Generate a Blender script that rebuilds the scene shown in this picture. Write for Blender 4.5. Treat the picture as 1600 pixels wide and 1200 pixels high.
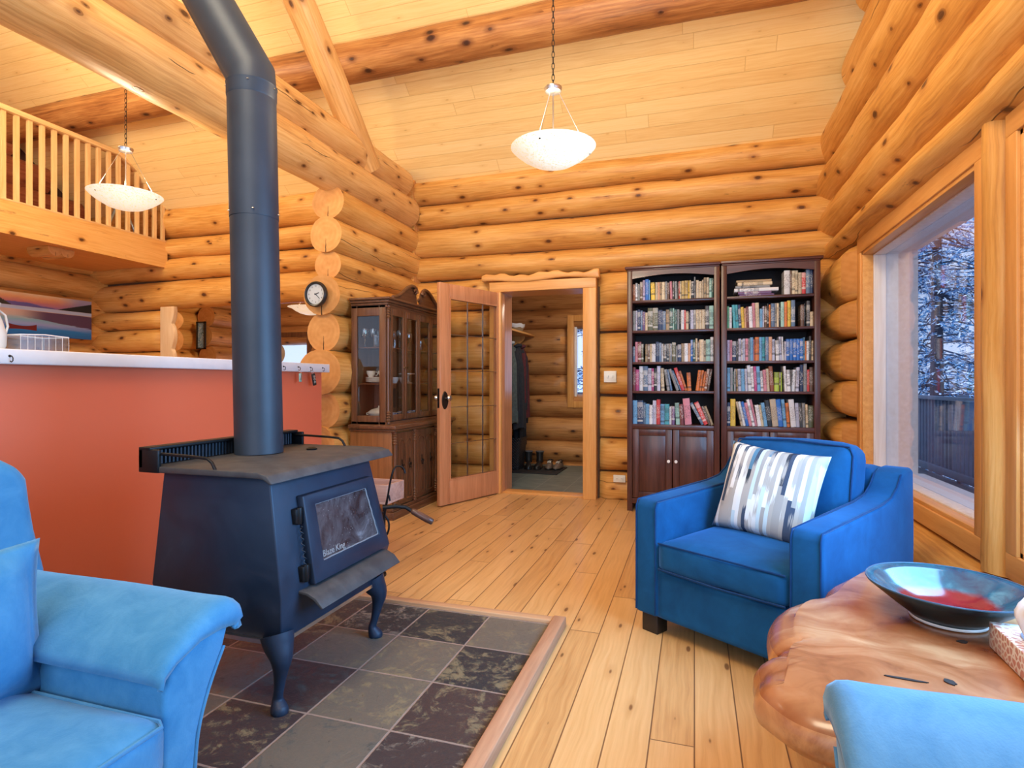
import bpy, bmesh, math, random
from mathutils import Vector, Matrix, noise as mnoise
PI = math.pi
R = math.radians
for o in list(bpy.data.objects): bpy.data.objects.remove(o)
SC = bpy.context.scene
C = SC.collection

# ------------------------------------------------------------------ camera
AZ = math.atan(285/900.)          # room depth axis lies this far right of the view axis
EYE = 1.15
cam_d = bpy.data.cameras.new('camera'); cam = bpy.data.objects.new('camera', cam_d); C.objects.link(cam)
cam.location = (0, 0, EYE); cam.rotation_euler = (PI/2, 0, AZ)
cam_d.sensor_width = 36; cam_d.lens = 900/1600*36; cam_d.clip_start = .05; cam_d.clip_end = 300
cam_d.shift_y = -3/1600.
SC.camera = cam
# ------------------------------------------------------------------ world, lights, exposure
w = bpy.data.worlds.new('world'); SC.world = w; w.use_nodes = True
wn = w.node_tree.nodes; wl = w.node_tree.links
bg = wn['Background']; bg.inputs['Strength'].default_value = 1.15
tc = wn.new('ShaderNodeTexCoord'); sp = wn.new('ShaderNodeSeparateXYZ'); rp = wn.new('ShaderNodeValToRGB')
wl.new(tc.outputs['Generated'], sp.inputs[0]); wl.new(sp.outputs['Z'], rp.inputs[0]); wl.new(rp.outputs[0], bg.inputs[0])
rp.color_ramp.elements[0].position = 0; rp.color_ramp.elements[0].color = (.62, .74, 1.0, 1)
rp.color_ramp.elements[1].position = .6; rp.color_ramp.elements[1].color = (.42, .60, 1.0, 1)
def area(name, loc, target, size, power, color, size_y=None):
    d = bpy.data.lights.new(name, 'AREA'); d.energy = power; d.color = color; d.size = size
    d.shape = 'RECTANGLE'; d.size_y = size_y or size
    o = bpy.data.objects.new(name, d); C.objects.link(o); o.location = loc
    o.rotation_euler = (Vector(target)-Vector(loc)).to_track_quat('-Z', 'Y').to_euler()
    return o
def point(name, loc, power, color, rad=.06):
    d = bpy.data.lights.new(name, 'POINT'); d.energy = power; d.color = color; d.shadow_soft_size = rad
    o = bpy.data.objects.new(name, d); C.objects.link(o); o.location = loc
    return o
WARM = (1.0, .83, .58); COOL = (.25, .58, 1.0)
area('rear_fill', (.2, -2.6, 2.6), (-1.0, 4.5, 1.6), 3.6, 95, (.80, .90, 1.0), 2.6)  # soft fill added behind the camera; no window is built there
area('side_window_daylight', (1.04, 1.75, 1.45), (-2.4, 2.0, .7), 1.6, 85, COOL, 1.3)
area('overhead_warm_fill', (-1.2, .2, 4.6), (-1.4, 4.6, 2.6), 1.6, 125, WARM)  # warm fill added overhead to balance the blue daylight
area('kitchen_warm_area', (-5.2, 2.2, 3.9), (-5.6, 5.0, 2.0), 1.2, 75, WARM)  # warm area light over the kitchen, without a fitting
area('entry_fill', (-.9, 6.7, 2.36), (-1.6, 7.2, .6), .5, 14, (1, .88, .72))  # fill added to brighten the entry; no lamp hangs there
area('alcove_fill', (-5.3, 6.5, 2.6), (-7.0, 7.6, 1.5), .5, 22, WARM)  # added warm fill, aimed at the alcove logs and spur ends
sd_ = bpy.data.lights.new('tree_fill_sun', 'SUN'); sd_.energy = 2.6; sd_.angle = R(35); sd_.color = (.72, .86, 1.0)  # soft sun added to brighten the trees outdoors
so_ = bpy.data.objects.new('tree_fill_sun', sd_); C.objects.link(so_); so_.location = (-6, 2, 12)
so_.rotation_euler = Vector((.72, .30, -.62)).to_track_quat('-Z', 'Y').to_euler()
SC.view_settings.view_transform = 'Standard'; SC.view_settings.look = 'None'
SC.view_settings.gamma = 1; SC.view_settings.use_curve_mapping = False
SC.view_settings.exposure = 0.30

# ------------------------------------------------------------------ node helper
class NT:
    def __init__(s, name):
        s.m = bpy.data.materials.new(name); s.m.use_nodes = True
        s.t = s.m.node_tree; s.b = s.t.nodes['Principled BSDF']; s.out = s.t.nodes['Material Output']
    def node(s, t): return s.t.nodes.new(t)
    def put(s, sock, v):
        if v is None: return
        if hasattr(v, 'is_linked') or isinstance(v, bpy.types.NodeSocket): s.t.links.new(v, sock)
        else:
            if isinstance(v, tuple) and len(v) == 3 and sock.type == 'RGBA': v = (*v, 1)
            sock.default_value = v
    def math(s, op, a, b=None, c=None, clamp=False):
        n = s.node('ShaderNodeMath'); n.operation = op; n.use_clamp = clamp
        s.put(n.inputs[0], a); s.put(n.inputs[1], b)
        if c is not None: s.put(n.inputs[2], c)
        return n.outputs[0]
    def coord(s, k='Object'): return s.node('ShaderNodeTexCoord').outputs[k]
    def sep(s, v):
        n = s.node('ShaderNodeSeparateXYZ'); s.put(n.inputs[0], v); return n.outputs
    def vec(s, x, y, z=0.0):
        n = s.node('ShaderNodeCombineXYZ'); s.put(n.inputs[0], x); s.put(n.inputs[1], y); s.put(n.inputs[2], z); return n.outputs[0]
    def noise(s, v, scale=5.0, detail=4.0, rough=.55, dist=0.0, col=False):
        n = s.node('ShaderNodeTexNoise'); s.put(n.inputs['Vector'], v); n.inputs['Scale'].default_value = scale
        n.inputs['Detail'].default_value = detail; n.inputs['Roughness'].default_value = rough; n.inputs['Distortion'].default_value = dist
        return n.outputs['Color' if col else 'Fac']
    def voro(s, v, scale=5.0, feature='F1', out='Distance', rnd=1.0):
        n = s.node('ShaderNodeTexVoronoi'); n.feature = feature; s.put(n.inputs['Vector'], v); n.inputs['Scale'].default_value = scale
        n.inputs['Randomness'].default_value = rnd
        return n.outputs[out]
    def voro2(s, v, out='Distance'):
        n = s.node('ShaderNodeTexVoronoi'); n.voronoi_dimensions = '2D'; s.put(n.inputs['Vector'], v); n.inputs['Scale'].default_value = 1.0
        return n.outputs[out]
    def white(s, v, out='Value'):
        n = s.node('ShaderNodeTexWhiteNoise'); n.noise_dimensions = '3D'; s.put(n.inputs['Vector'], v); return n.outputs[out]
    def ramp(s, f, stops, interp='LINEAR'):
        n = s.node('ShaderNodeValToRGB'); s.put(n.inputs[0], f); e = n.color_ramp; e.interpolation = interp
        while len(e.elements) < len(stops): e.elements.new(.5)
        for i, (p, c) in enumerate(stops):
            e.elements[i].position = p
            e.elements[i].color = (*c, 1) if isinstance(c, tuple) else (c, c, c, 1)
        return n.outputs[0]
    def mix(s, f, a, b, mode='MIX'):
        n = s.node('ShaderNodeMix'); n.data_type = 'RGBA'; n.blend_type = mode
        s.put(n.inputs[0], f); s.put(n.inputs[6], a); s.put(n.inputs[7], b); return n.outputs[2]
    def sstep(s, x, lo, hi, a=0.0, b=1.0):
        n = s.node('ShaderNodeMapRange'); n.interpolation_type = 'SMOOTHSTEP'
        s.put(n.inputs[0], x); n.inputs[1].default_value = lo; n.inputs[2].default_value = hi
        n.inputs[3].default_value = a; n.inputs[4].default_value = b; return n.outputs[0]
    def bump(s, h, strength=.2, dist=.01):
        n = s.node('ShaderNodeBump'); n.inputs['Strength'].default_value = strength; n.inputs['Distance'].default_value = dist
        s.put(n.inputs['Height'], h); s.t.links.new(n.outputs[0], s.b.inputs['Normal'])
    def fin(s, base=None, rough=.5, metal=0.0, spec=None, sheen=0.0, sheen_tint=None, coat=0.0, emis=None, estr=0.0):
        b = s.b
        if base is not None: s.put(b.inputs['Base Color'], base)
        s.put(b.inputs['Roughness'], rough); s.put(b.inputs['Metallic'], metal)
        if spec is not None: b.inputs['Specular IOR Level'].default_value = spec
        if sheen: b.inputs['Sheen Weight'].default_value = sheen; b.inputs['Sheen Roughness'].default_value = .45
        if sheen_tint: b.inputs['Sheen Tint'].default_value = (*sheen_tint, 1)
        if coat: b.inputs['Coat Weight'].default_value = coat; b.inputs['Coat Roughness'].default_value = .12
        if emis is not None: s.put(b.inputs['Emission Color'], emis); b.inputs['Emission Strength'].default_value = estr
        return s.m

def plain(name, col, rough=.5, metal=0.0, var=.12, scale=14, **k):
    n = NT(name); f = n.noise(n.coord(), scale, 3)
    a = tuple(c*(1-var) for c in col); b = tuple(min(1, c*(1+var)) for c in col)
    return n.fin(n.ramp(f, [(.3, a), (.7, b)]), rough, metal, **k)

def log_mat(name, c_dark, c_mid, c_light, knot=(.10, .035, .012), rough=.42):
    n = NT(name); uv = n.sep(n.coord('UV')); u, v = uv[0], uv[1]
    wob = n.math('MULTIPLY', n.noise(n.vec(n.math('MULTIPLY', u, .9), v), 3, 3), .04)
    vv = n.math('ADD', v, wob)
    grain = n.noise(n.vec(n.math('MULTIPLY', u, 1.2), n.math('MULTIPLY', vv, 26)), 2.2, 5, .6)
    broad = n.noise(n.vec(n.math('MULTIPLY', u, .7), n.math('MULTIPLY', v, 2.6)), 1.6, 3)
    f = n.math('ADD', n.math('MULTIPLY', grain, .55), n.math('MULTIPLY', broad, .55))
    col = n.ramp(f, [(.36, c_dark), (.53, c_mid), (.72, c_light)])
    # warm scraped streaks
    st = n.noise(n.vec(n.math('MULTIPLY', u, 3.0), n.math('MULTIPLY', vv, 40)), 2.0, 3)
    col = n.mix(n.sstep(st, .60, .78, 0, .35), col, c_dark)
    # knots
    kv = n.vec(n.math('MULTIPLY', u, 3.0), n.math('MULTIPLY', v, 5.2))
    wv = n.noise(n.vec(u, v), 14, 2)
    d = n.math('ADD', n.voro2(kv), n.math('MULTIPLY', n.math('SUBTRACT', wv, .5), .10))
    pick = n.sep(n.voro2(kv, 'Color'))[0]
    rad = n.math('MULTIPLY', n.math('ADD', n.math('MULTIPLY', n.math('SUBTRACT', pick, .45), .13), .045), 1.0)
    k = n.sstep(n.math('SUBTRACT', d, rad), -.012, .022, 1, 0)
    core = n.sstep(n.math('SUBTRACT', d, rad), -.05, -.02, 0, .55)
    halo = n.sstep(n.math('SUBTRACT', d, rad), .0, .18, .7, 0)
    pk = n.sstep(pick, .45, .47, 0, 1)
    col = n.mix(n.math('MULTIPLY', halo, pk), col, c_dark)
    kc = n.mix(n.math('SUBTRACT', 1.0, core), c_dark, knot)
    col = n.mix(n.math('MULTIPLY', k, pk), col, kc)
    # dark scraped patches
    p2 = n.noise(n.vec(n.math('MULTIPLY', u, 2.0), n.math('MULTIPLY', v, 9)), 1.4, 5, .7)
    col = n.mix(n.sstep(p2, .62, .72, 0, .5), col, knot)
    # drying checks
    fr = n.math('FRACT', n.math('DIVIDE', n.math('ADD', v, n.math('MULTIPLY', n.noise(n.vec(u, 0.0), 1.1, 3), .25)), .83))
    ck = n.sstep(n.math('ABSOLUTE', n.math('SUBTRACT', fr, .5)), .001, .005, 1, 0)
    ck = n.math('MULTIPLY', ck, n.sstep(n.noise(n.vec(n.math('MULTIPLY', u, .6), n.math('MULTIPLY', v, .2)), 1.5, 2), .45, .50))
    col = n.mix(n.math('MULTIPLY', ck, .85), col, (.05, .018, .008))
    n.bump(n.math('SUBTRACT', n.math('MULTIPLY', grain, .5), n.math('ADD', ck, n.math('MULTIPLY', n.math('MULTIPLY', k, pk), .5))), .35, .012)
    return n.fin(col, rough, spec=.35)

def end_mat(name, light, dark):
    n = NT(name); uv = n.sep(n.coord('UV')); u, v = uv[0], uv[1]
    r = n.math('SQRT', n.math('ADD', n.math('MULTIPLY', u, u), n.math('MULTIPLY', v, v)))
    rr = n.math('ADD', n.math('MULTIPLY', r, 150), n.math('MULTIPLY', n.noise(n.vec(u, v), 9, 2), 6))
    ring = n.math('MULTIPLY', n.math('ADD', n.math('SINE', rr), 1), .5)
    blot = n.noise(n.vec(u, v), 12, 4)
    f = n.math('ADD', n.math('MULTIPLY', ring, .10), n.math('MULTIPLY', blot, .9))
    col = n.ramp(f, [(.25, dark), (.7, light)])
    # one radial check running from the heart to the rim
    wob = n.math('MULTIPLY', n.math('SUBTRACT', n.noise(n.vec(u, v), 30, 2), .5), .012)
    wd = n.math('MULTIPLY', r, .035)
    ck = n.sstep(n.math('SUBTRACT', n.math('ABSOLUTE', n.math('ADD', u, wob)), wd), -.001, .0015, 1, 0)
    ck = n.math('MULTIPLY', ck, n.sstep(v, -.03, -.035))
    col = n.mix(n.math('MULTIPLY', ck, .9), col, (.03, .012, .006))
    n.bump(f, .15, .004)
    return n.fin(col, .7, spec=.2)

def plank_mat(name, width, length, c1, c2, c3, gap, gapw=.0022, rough=.35, uvmode=False, knots=True, coat=0.0, swap=False, kd=.5, gapmix=.85):
    """boards run along the first coordinate"""
    n = NT(name); uv = n.sep(n.coord('UV' if uvmode else 'Object'))
    u, v = (uv[0], uv[1]) if not swap else (uv[1], uv[0])
    row = n.math('FLOOR', n.math('DIVIDE', v, width))
    rr = n.white(n.vec(row, 3.7))
    us = n.math('ADD', u, n.math('MULTIPLY', rr, 7.3))
    seg = n.math('FLOOR', n.math('DIVIDE', us, length))
    rnd = n.white(n.vec(row, seg, 1.3)); rnd2 = n.white(n.vec(row, seg, 7.9))
    fv = n.math('MULTIPLY', n.math('FRACT', n.math('DIVIDE', v, width)), width)
    fu = n.math('MULTIPLY', n.math('FRACT', n.math('DIVIDE', us, length)), length)
    dv = n.math('MINIMUM', fv, n.math('SUBTRACT', width, fv)); du = n.math('MINIMUM', fu, n.math('SUBTRACT', length, fu))
    g = n.sstep(n.math('MINIMUM', dv, du), gapw*.4, gapw, 1, 0)
    off = n.math('MULTIPLY', rnd, 31.0)
    wob = n.math('MULTIPLY', n.noise(n.vec(n.math('MULTIPLY', u, 1.0), v, off), 2.5, 2), .06)
    grain = n.noise(n.vec(n.math('MULTIPLY', u, 1.3), n.math('MULTIPLY', n.math('ADD', v, wob), 34), off), 2.2, 4, .6)
    f = n.math('ADD', n.math('MULTIPLY', grain, .75), n.math('MULTIPLY', rnd2, .25))
    col = n.ramp(f, [(.2, c1), (.5, c2), (.8, c3)])
    if knots:
        kv = n.vec(n.math('ADD', n.math('MULTIPLY', u, 2.6), off), n.math('MULTIPLY', v, 8.0))
        d = n.voro2(kv); pick = n.sep(n.voro2(kv, 'Color'))[0]
        rad = n.math('MULTIPLY', n.math('SUBTRACT', pick, kd), .13)
        k = n.math('MULTIPLY', n.sstep(n.math('SUBTRACT', d, rad), -.02, .03, 1, 0), n.sstep(pick, kd, kd+.03))
        hl = n.math('MULTIPLY', n.sstep(n.math('SUBTRACT', d, rad), 0, .22, .4, 0), n.sstep(pick, kd, kd+.03))
        col = n.mix(hl, col, c1)
        col = n.mix(n.math('MULTIPLY', k, .8), col, gap)
    col = n.mix(n.math('MULTIPLY', g, gapmix), col, gap)
    n.bump(n.math('SUBTRACT', n.math('MULTIPLY', grain, .2), g), .35, .004)
    return n.fin(col, n.sstep(grain, .3, .7, rough, rough+.1), coat=coat)

def wood_mat(name, c1, c2, axis=2, rough=.4, scale=1.0, coat=0.0, spec=.4):
    n = NT(name); p = n.sep(n.coord())
    m = [18.0*scale]*3; m[axis] = 1.2*scale
    v = n.vec(n.math('MULTIPLY', p[0], m[0]), n.math('MULTIPLY', p[1], m[1]), n.math('MULTIPLY', p[2], m[2]))
    g = n.noise(v, 1.5, 5, .6, .4); g2 = n.noise(v, 4, 3)
    f = n.math('ADD', n.math('MULTIPLY', g, .7), n.math('MULTIPLY', g2, .3))
    n.bump(g, .12, .003)
    return n.fin(n.ramp(f, [(.35, c1), (.65, c2)]), rough, coat=coat, spec=spec)

def cloth_mat(name, c1, c2, scale=9, rough=.9, sheen=.6, tint=(.5, .7, 1), wscale=260, bump=.12):
    n = NT(name); co = n.coord()
    f = n.noise(co, scale, 5, .65, .5); weave = n.noise(co, wscale, 2)
    n.bump(n.math('ADD', n.math('MULTIPLY', weave, .35), n.math('MULTIPLY', f, .6)), bump, .006)
    return n.fin(n.ramp(f, [(.32, c1), (.68, c2)]), rough, sheen=sheen, sheen_tint=tint, spec=.15)

def glass_mat(name, tint=(1, 1, 1), ior=1.45, rough=.0, boost=1.0):
    n = NT(name); t = n.t
    tr = t.nodes.new('ShaderNodeBsdfTransparent'); tr.inputs[0].default_value = (*tint, 1)
    gl = t.nodes.new('ShaderNodeBsdfGlossy'); gl.inputs['Roughness'].default_value = rough
    ge = t.nodes.new('ShaderNodeNewGeometry'); dt = t.nodes.new('ShaderNodeVectorMath'); dt.operation = 'DOT_PRODUCT'
    t.links.new(ge.outputs['Incoming'], dt.inputs[0]); t.links.new(ge.outputs['Normal'], dt.inputs[1])
    ca = n.math('ABSOLUTE', dt.outputs['Value']); f0 = ((ior-1)/(ior+1))**2      # same reflectance from either face of the pane
    fr = n.math('ADD', n.math('MULTIPLY', n.math('POWER', n.math('SUBTRACT', 1.0, ca), 5.0), 1-f0), f0)
    mx = t.nodes.new('ShaderNodeMixShader')
    t.links.new(n.math('MULTIPLY', fr, boost, clamp=True), mx.inputs[0]); t.links.new(tr.outputs[0], mx.inputs[1]); t.links.new(gl.outputs[0], mx.inputs[2])
    t.links.new(mx.outputs[0], n.out.inputs[0]); t.nodes.remove(n.b)
    return n.m

M = {}
M['log'] = log_mat('peeled_pine_log', (.44, .170, .034), (.655, .315, .074), (.80, .455, .15))
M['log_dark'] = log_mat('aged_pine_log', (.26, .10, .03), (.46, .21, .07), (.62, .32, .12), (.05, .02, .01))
M['log_loft'] = log_mat('red_stained_log', (.20, .045, .02), (.36, .10, .04), (.48, .17, .07), (.05, .015, .01))
M['end'] = end_mat('sawn_log_end', (.66, .32, .105), (.52, .22, .06))
M['purlin'] = log_mat('dark_purlin_log', (.17, .055, .018), (.36, .14, .04), (.58, .28, .09), (.05, .018, .01))
M['beam'] = log_mat('pale_beam_log', (.48, .22, .065), (.68, .37, .125), (.80, .50, .21))
M['floor'] = plank_mat('pine_floor', .138, 1.9, (.50, .245, .085), (.68, .385, .15), (.79, .49, .22), (.13, .05, .02), .0032, .30, swap=True, coat=.15, kd=.40)
M['ceiling'] = plank_mat('pine_ceiling_boards', .125, 2.6, (.80, .50, .18), (.90, .64, .27), (.94, .72, .36), (.60, .34, .10), .0035, .5, uvmode=True, kd=.75, gapmix=.6)
M['trim'] = wood_mat('honey_pine_trim', (.66, .29, .075), (.80, .41, .13), 2, .35)
M['trim_y'] = wood_mat('honey_pine_trim_long', (.66, .29, .075), (.80, .41, .13), 1, .35)
M['trim_x'] = wood_mat('honey_pine_trim_cross', (.66, .29, .075), (.80, .41, .13), 0, .35)
M['fir'] = wood_mat('fir_door_wood', (.50, .20, .085), (.66, .30, .14), 2, .3, coat=.2)
M['whitewood'] = wood_mat('pale_window_sash', (.68, .60, .56), (.80, .75, .74), 2, .4)
M['whitewood_y'] = wood_mat('pale_window_sill', (.68, .62, .60), (.80, .77, .78), 1, .4)
M['coral'] = NT('coral_paint'); _n = M['coral']; _f = _n.noise(_n.coord(), 60, 3); _n.bump(_f, .12, .003)
M['coral'] = _n.fin((.68, .150, .072), .5)
M['white'] = plain('white_paint', (.78, .78, .82), .35, var=.03)
M['mahog'] = wood_mat('dark_mahogany', (.045, .014, .010), (.115, .036, .024), 2, .34, coat=.15)
M['mahog_x'] = wood_mat('dark_mahogany_cross', (.05, .016, .011), (.12, .038, .026), 0, .34, coat=.15)
M['mahog_in'] = plain('dark_mahogany_back', (.018, .008, .007), .7)
M['china'] = wood_mat('walnut_stained_oak', (.085, .032, .014), (.20, .085, .038), 2, .38, coat=.1)
M['china_side'] = wood_mat('walnut_side_panel', (.20, .075, .022), (.33, .13, .04), 2, .4)
M['china_y'] = wood_mat('walnut_stained_cross', (.085, .032, .014), (.20, .085, .038), 1, .38, coat=.1)
M['glass'] = glass_mat('window_glass', (.97, .98, 1.0), 1.5, boost=1.25)
M['cglass'] = glass_mat('cabinet_glass', (.93, .93, .92), 1.5, boost=1.2)
M['crystal'] = glass_mat('crystal_glass', (.88, .9, .92), 1.8, .05, boost=2.0)
M['navy'] = cloth_mat('navy_velvet', (.003, .050, .145), (.006, .080, .215), 7, .85, .35, (.15, .4, 1), 300, .08)
M['navy_pipe'] = cloth_mat('navy_piping', (.003, .025, .09), (.005, .04, .13), 12, .9, .2)
M['sky'] = cloth_mat('light_blue_suede', (.038, .205, .42), (.075, .275, .50), 13, .9, .4, (.6, .8, 1), 200, .25)
M['sky2'] = cloth_mat('grey_blue_suede', (.075, .200, .34), (.11, .255, .40), 13, .9, .4, (.6, .8, 1), 200, .25)
M['black'] = plain('black_metal', (.012, .013, .016), .45, .6)
M['blackleg'] = plain('black_wood', (.015, .012, .011), .5)
M['chrome'] = plain('brushed_nickel', (.65, .65, .66), .28, 1.0, var=.05)
M['brass'] = plain('antique_brass', (.22, .15, .07), .35, 1.0)
M['dbrass'] = plain('dark_bronze', (.04, .03, .025), .4, .8)
M['porc'] = plain('white_porcelain', (.80, .79, .76), .15, var=.04)
M['plastic'] = plain('ivory_plastic', (.80, .78, .70), .3, var=.03)
M['black_pl'] = plain('black_plastic', (.015, .015, .016), .35)
M['walnut'] = wood_mat('turned_handle_wood', (.05, .022, .015), (.12, .05, .035), 0, .35)
M['snow'] = plain('snow', (.80, .86, .95), .9, var=.05, scale=.6)

# stove steel: matt paint with dust and wipe marks
_n = NT('stove_steel'); _f = _n.noise(_n.coord(), 5, 5, .6, .8); _g = _n.noise(_n.coord(), 90, 2)
_n.bump(_g, .08, .002)
M['stove'] = _n.fin(_n.ramp(_f, [(.35, (.012, .024, .050)), (.62, (.018, .034, .068)), (.78, (.045, .060, .095))]), _n.sstep(_f, .3, .7, .42, .6), .25, spec=.5)
_n = NT('stovepipe_steel'); _f = _n.noise(_n.coord(), 3, 4); _s = _n.voro(_n.coord(), 26); _sp = _n.sstep(_s, .015, .03, 1, 0)
M['pipe'] = _n.fin(_n.mix(_n.math('MULTIPLY', _sp, .25), _n.ramp(_f, [(.35, (.020, .030, .046)), (.7, (.034, .046, .066))]), (.3, .32, .35)), .5, .2)
_n = NT('stove_top_plate'); _f = _n.noise(_n.coord(), 16, 5)
M['stovetop'] = _n.fin(_n.ramp(_f, [(.35, (.040, .042, .050)), (.7, (.070, .072, .078))]), .6, .1)
# sooty glass
_n = NT('sooty_glass'); _f = _n.noise(_n.coord(), 7, 6, .65, 1.0); _f2 = _n.voro(_n.coord(), 60)
_c = _n.ramp(_f, [(.35, (.035, .022, .024)), (.55, (.10, .09, .10)), (.72, (.28, .28, .31))])
M['soot'] = _n.fin(_n.mix(_n.sstep(_f2, .08, .16, .35, 0), _c, (.4, .4, .42)), .18, spec=.6)
# slate tiles
def slate():
    n = NT('slate_tiles'); p = n.sep(n.coord()); T = .305
    a = n.math('DIVIDE', n.math('SUBTRACT', p[0], .127), .318); b = n.math('DIVIDE', n.math('SUBTRACT', p[1], .255), .316)
    ia = n.math('FLOOR', a); ib = n.math('FLOOR', b); fa = n.math('FRACT', a); fb = n.math('FRACT', b)
    d = n.math('MINIMUM', n.math('MINIMUM', fa, n.math('SUBTRACT', 1.0, fa)), n.math('MINIMUM', fb, n.math('SUBTRACT', 1.0, fb)))
    d = n.math('ADD', d, n.math('MULTIPLY', n.math('SUBTRACT', n.noise(n.coord(), 40, 2), .5), .012))
    g = n.sstep(d, .010, .017, 1, 0)
    r = n.white(n.vec(ia, ib, 2.0)); r2 = n.white(n.vec(ia, ib, 9.0))
    off = n.math('MULTIPLY', r, 40)
    v = n.vec(p[0], p[1], off)
    f = n.noise(v, 7, 8, .74, 1.0); f2 = n.noise(v, 28, 6, .75, .6)
    base = n.ramp(r, [(0, (.030, .036, .046)), (.25, (.048, .038, .042)), (.48, (.11, .105, .095)), (.60, (.026, .032, .040)), (.80, (.135, .12, .10)), (.92, (.055, .040, .042))], 'CONSTANT')
    hi = n.ramp(r2, [(0, (.24, .20, .12)), (.30, (.075, .09, .09)), (.55, (.26, .23, .19)), (.75, (.10, .075, .06)), (.92, (.17, .085, .055))], 'CONSTANT')
    col = n.mix(n.sstep(n.math('ADD', n.math('MULTIPLY', f, .6), n.math('MULTIPLY', f2, .4)), .50, .60, 0, .8), base, hi)
    col = n.mix(n.sstep(f2, .60, .70, 0, .7), col, (.015, .014, .014))
    col = n.mix(g, col, (.30, .23, .20))
    n.bump(n.math('SUBTRACT', n.math('ADD', n.math('MULTIPLY', f, .6), n.math('MULTIPLY', f2, .3)), n.math('MULTIPLY', g, .8)), .5, .01)
    return n.fin(col, n.sstep(f2, .3, .7, .33, .55), spec=.45)
M['slate'] = slate()
def entry_tile():
    n = NT('grey_green_tile'); p = n.sep(n.coord()); T = .33
    a = n.math('DIVIDE', n.math('ADD', n.math('MULTIPLY', p[0], .95), n.math('MULTIPLY', p[1], .31)), T)
    b = n.math('DIVIDE', n.math('SUBTRACT', n.math('MULTIPLY', p[1], .95), n.math('MULTIPLY', p[0], .31)), T)
    a = n.math('DIVIDE', p[0], T); b = n.math('DIVIDE', p[1], T)
    fa = n.math('FRACT', a); fb = n.math('FRACT', b)
    d = n.math('MINIMUM', n.math('MINIMUM', fa, n.math('SUBTRACT', 1.0, fa)), n.math('MINIMUM', fb, n.math('SUBTRACT', 1.0, fb)))
    g = n.sstep(d, .008, .016, 1, 0)
    f = n.noise(n.vec(n.math('MULTIPLY', p[0], 2.5), n.math('MULTIPLY', p[1], 9.0)), 2.2, 4)
    col = n.ramp(f, [(.3, (.10, .14, .14)), (.55, (.17, .21, .20)), (.75, (.25, .29, .27))])
    return n.fin(n.mix(n.math('MULTIPLY', g, .8), col, (.36, .37, .34)), .35)
M['tile'] = entry_tile()
# burl table
def burl():
    n = NT('burl_slab'); p = n.coord()
    wn_ = n.noise(p, 2.2, 3, .5, 0, True)
    v = n.node('ShaderNodeVectorMath'); v.operation = 'MULTIPLY_ADD'
    n.put(v.inputs[0], wn_); v.inputs[1].default_value = (.5, .5, .3); n.put(v.inputs[2], p)
    q = n.sep(v.outputs[0])
    s = n.noise(n.vec(n.math('MULTIPLY', q[0], 2), n.math('MULTIPLY', q[1], 5), q[2]), 1.8, 6, .55, .8)
    s2 = n.noise(v.outputs[0], 5, 5, .6, .4)
    f = n.math('ADD', n.math('MULTIPLY', s, .6), n.math('MULTIPLY', s2, .4))
    col = n.ramp(f, [(.36, (.20, .055, .020)), (.47, (.36, .125, .045)), (.56, (.44, .180, .078)), (.66, (.56, .29, .14))])
    n.bump(s2, .12, .006)
    return n.fin(col, .27, coat=.4)
M['burl'] = burl()
_n = NT('bark_edge'); _f = _n.noise(_n.coord(), 9, 5, .6, 1.0)
M['burl_edge'] = _n.fin(_n.ramp(_f, [(.35, (.34, .12, .04)), (.65, (.62, .29, .11))]), .35, coat=.3)
M['dark_hole'] = plain('dark_cavity', (.02, .012, .01), .9)

# ------------------------------------------------------------------ mesh helpers
def link(o): C.objects.link(o); return o
def empty(name, loc=(0, 0, 0), rz=0.0):
    o = link(bpy.data.objects.new(name, None)); o.location = loc; o.rotation_euler = (0, 0, rz); o.empty_display_size = .1
    return o
def tag(o, label=None, cat=None, group=None, kind=None):
    if label: o['label'] = label
    if cat: o['category'] = cat
    if group: o['group'] = group
    if kind: o['kind'] = kind
    return o
def obj(name, bm, mats, parent=None, smooth=None, bevel=None, seg=2, loc=None, subd=0, recalc=True):
    if recalc: bmesh.ops.recalc_face_normals(bm, faces=bm.faces)
    me = bpy.data.meshes.new(name); bm.to_mesh(me); bm.free()
    if not isinstance(mats, (list, tuple)): mats = [mats]
    for m in mats: me.materials.append(m)
    o = bpy.data.objects.new(name, me); link(o)
    if parent: o.parent = parent
    if loc: o.location = loc
    if bevel:
        b = o.modifiers.new('bevel', 'BEVEL'); b.width = bevel; b.segments = seg; b.limit_method = 'ANGLE'; b.angle_limit = R(35)
        b.harden_normals = False
        if smooth is None: smooth = 40
    if subd:
        s = o.modifiers.new('subd', 'SUBSURF'); s.levels = subd; s.render_levels = subd; smooth = 180
    if smooth:
        ang = R(smooth)
        me.polygons.foreach_set('use_smooth', [True]*len(me.polygons))
        if smooth < 180 and not bevel:
            bm2 = bmesh.new(); bm2.from_mesh(me)
            for e in bm2.edges:
                if len(e.link_faces) == 2 and e.calc_face_angle(0) > ang: e.smooth = False
            bm2.to_mesh(me); bm2.free()
        elif bevel:
            bm2 = bmesh.new(); bm2.from_mesh(me)
            bm2.to_mesh(me); bm2.free()
    return o
def box(bm, lo, hi, mat=0, M4=None):
    vs = []
    for z in (lo[2], hi[2]):
        for x, y in ((lo[0], lo[1]), (hi[0], lo[1]), (hi[0], hi[1]), (lo[0], hi[1])):
            v = Vector((x, y, z)); vs.append(bm.verts.new(M4 @ v if M4 else v))
    fs = [(0, 3, 2, 1), (4, 5, 6, 7), (0, 1, 5, 4), (1, 2, 6, 5), (2, 3, 7, 6), (3, 0, 4, 7)]
    for f in fs: bm.faces.new([vs[i] for i in f]).material_index = mat
    return vs
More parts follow.
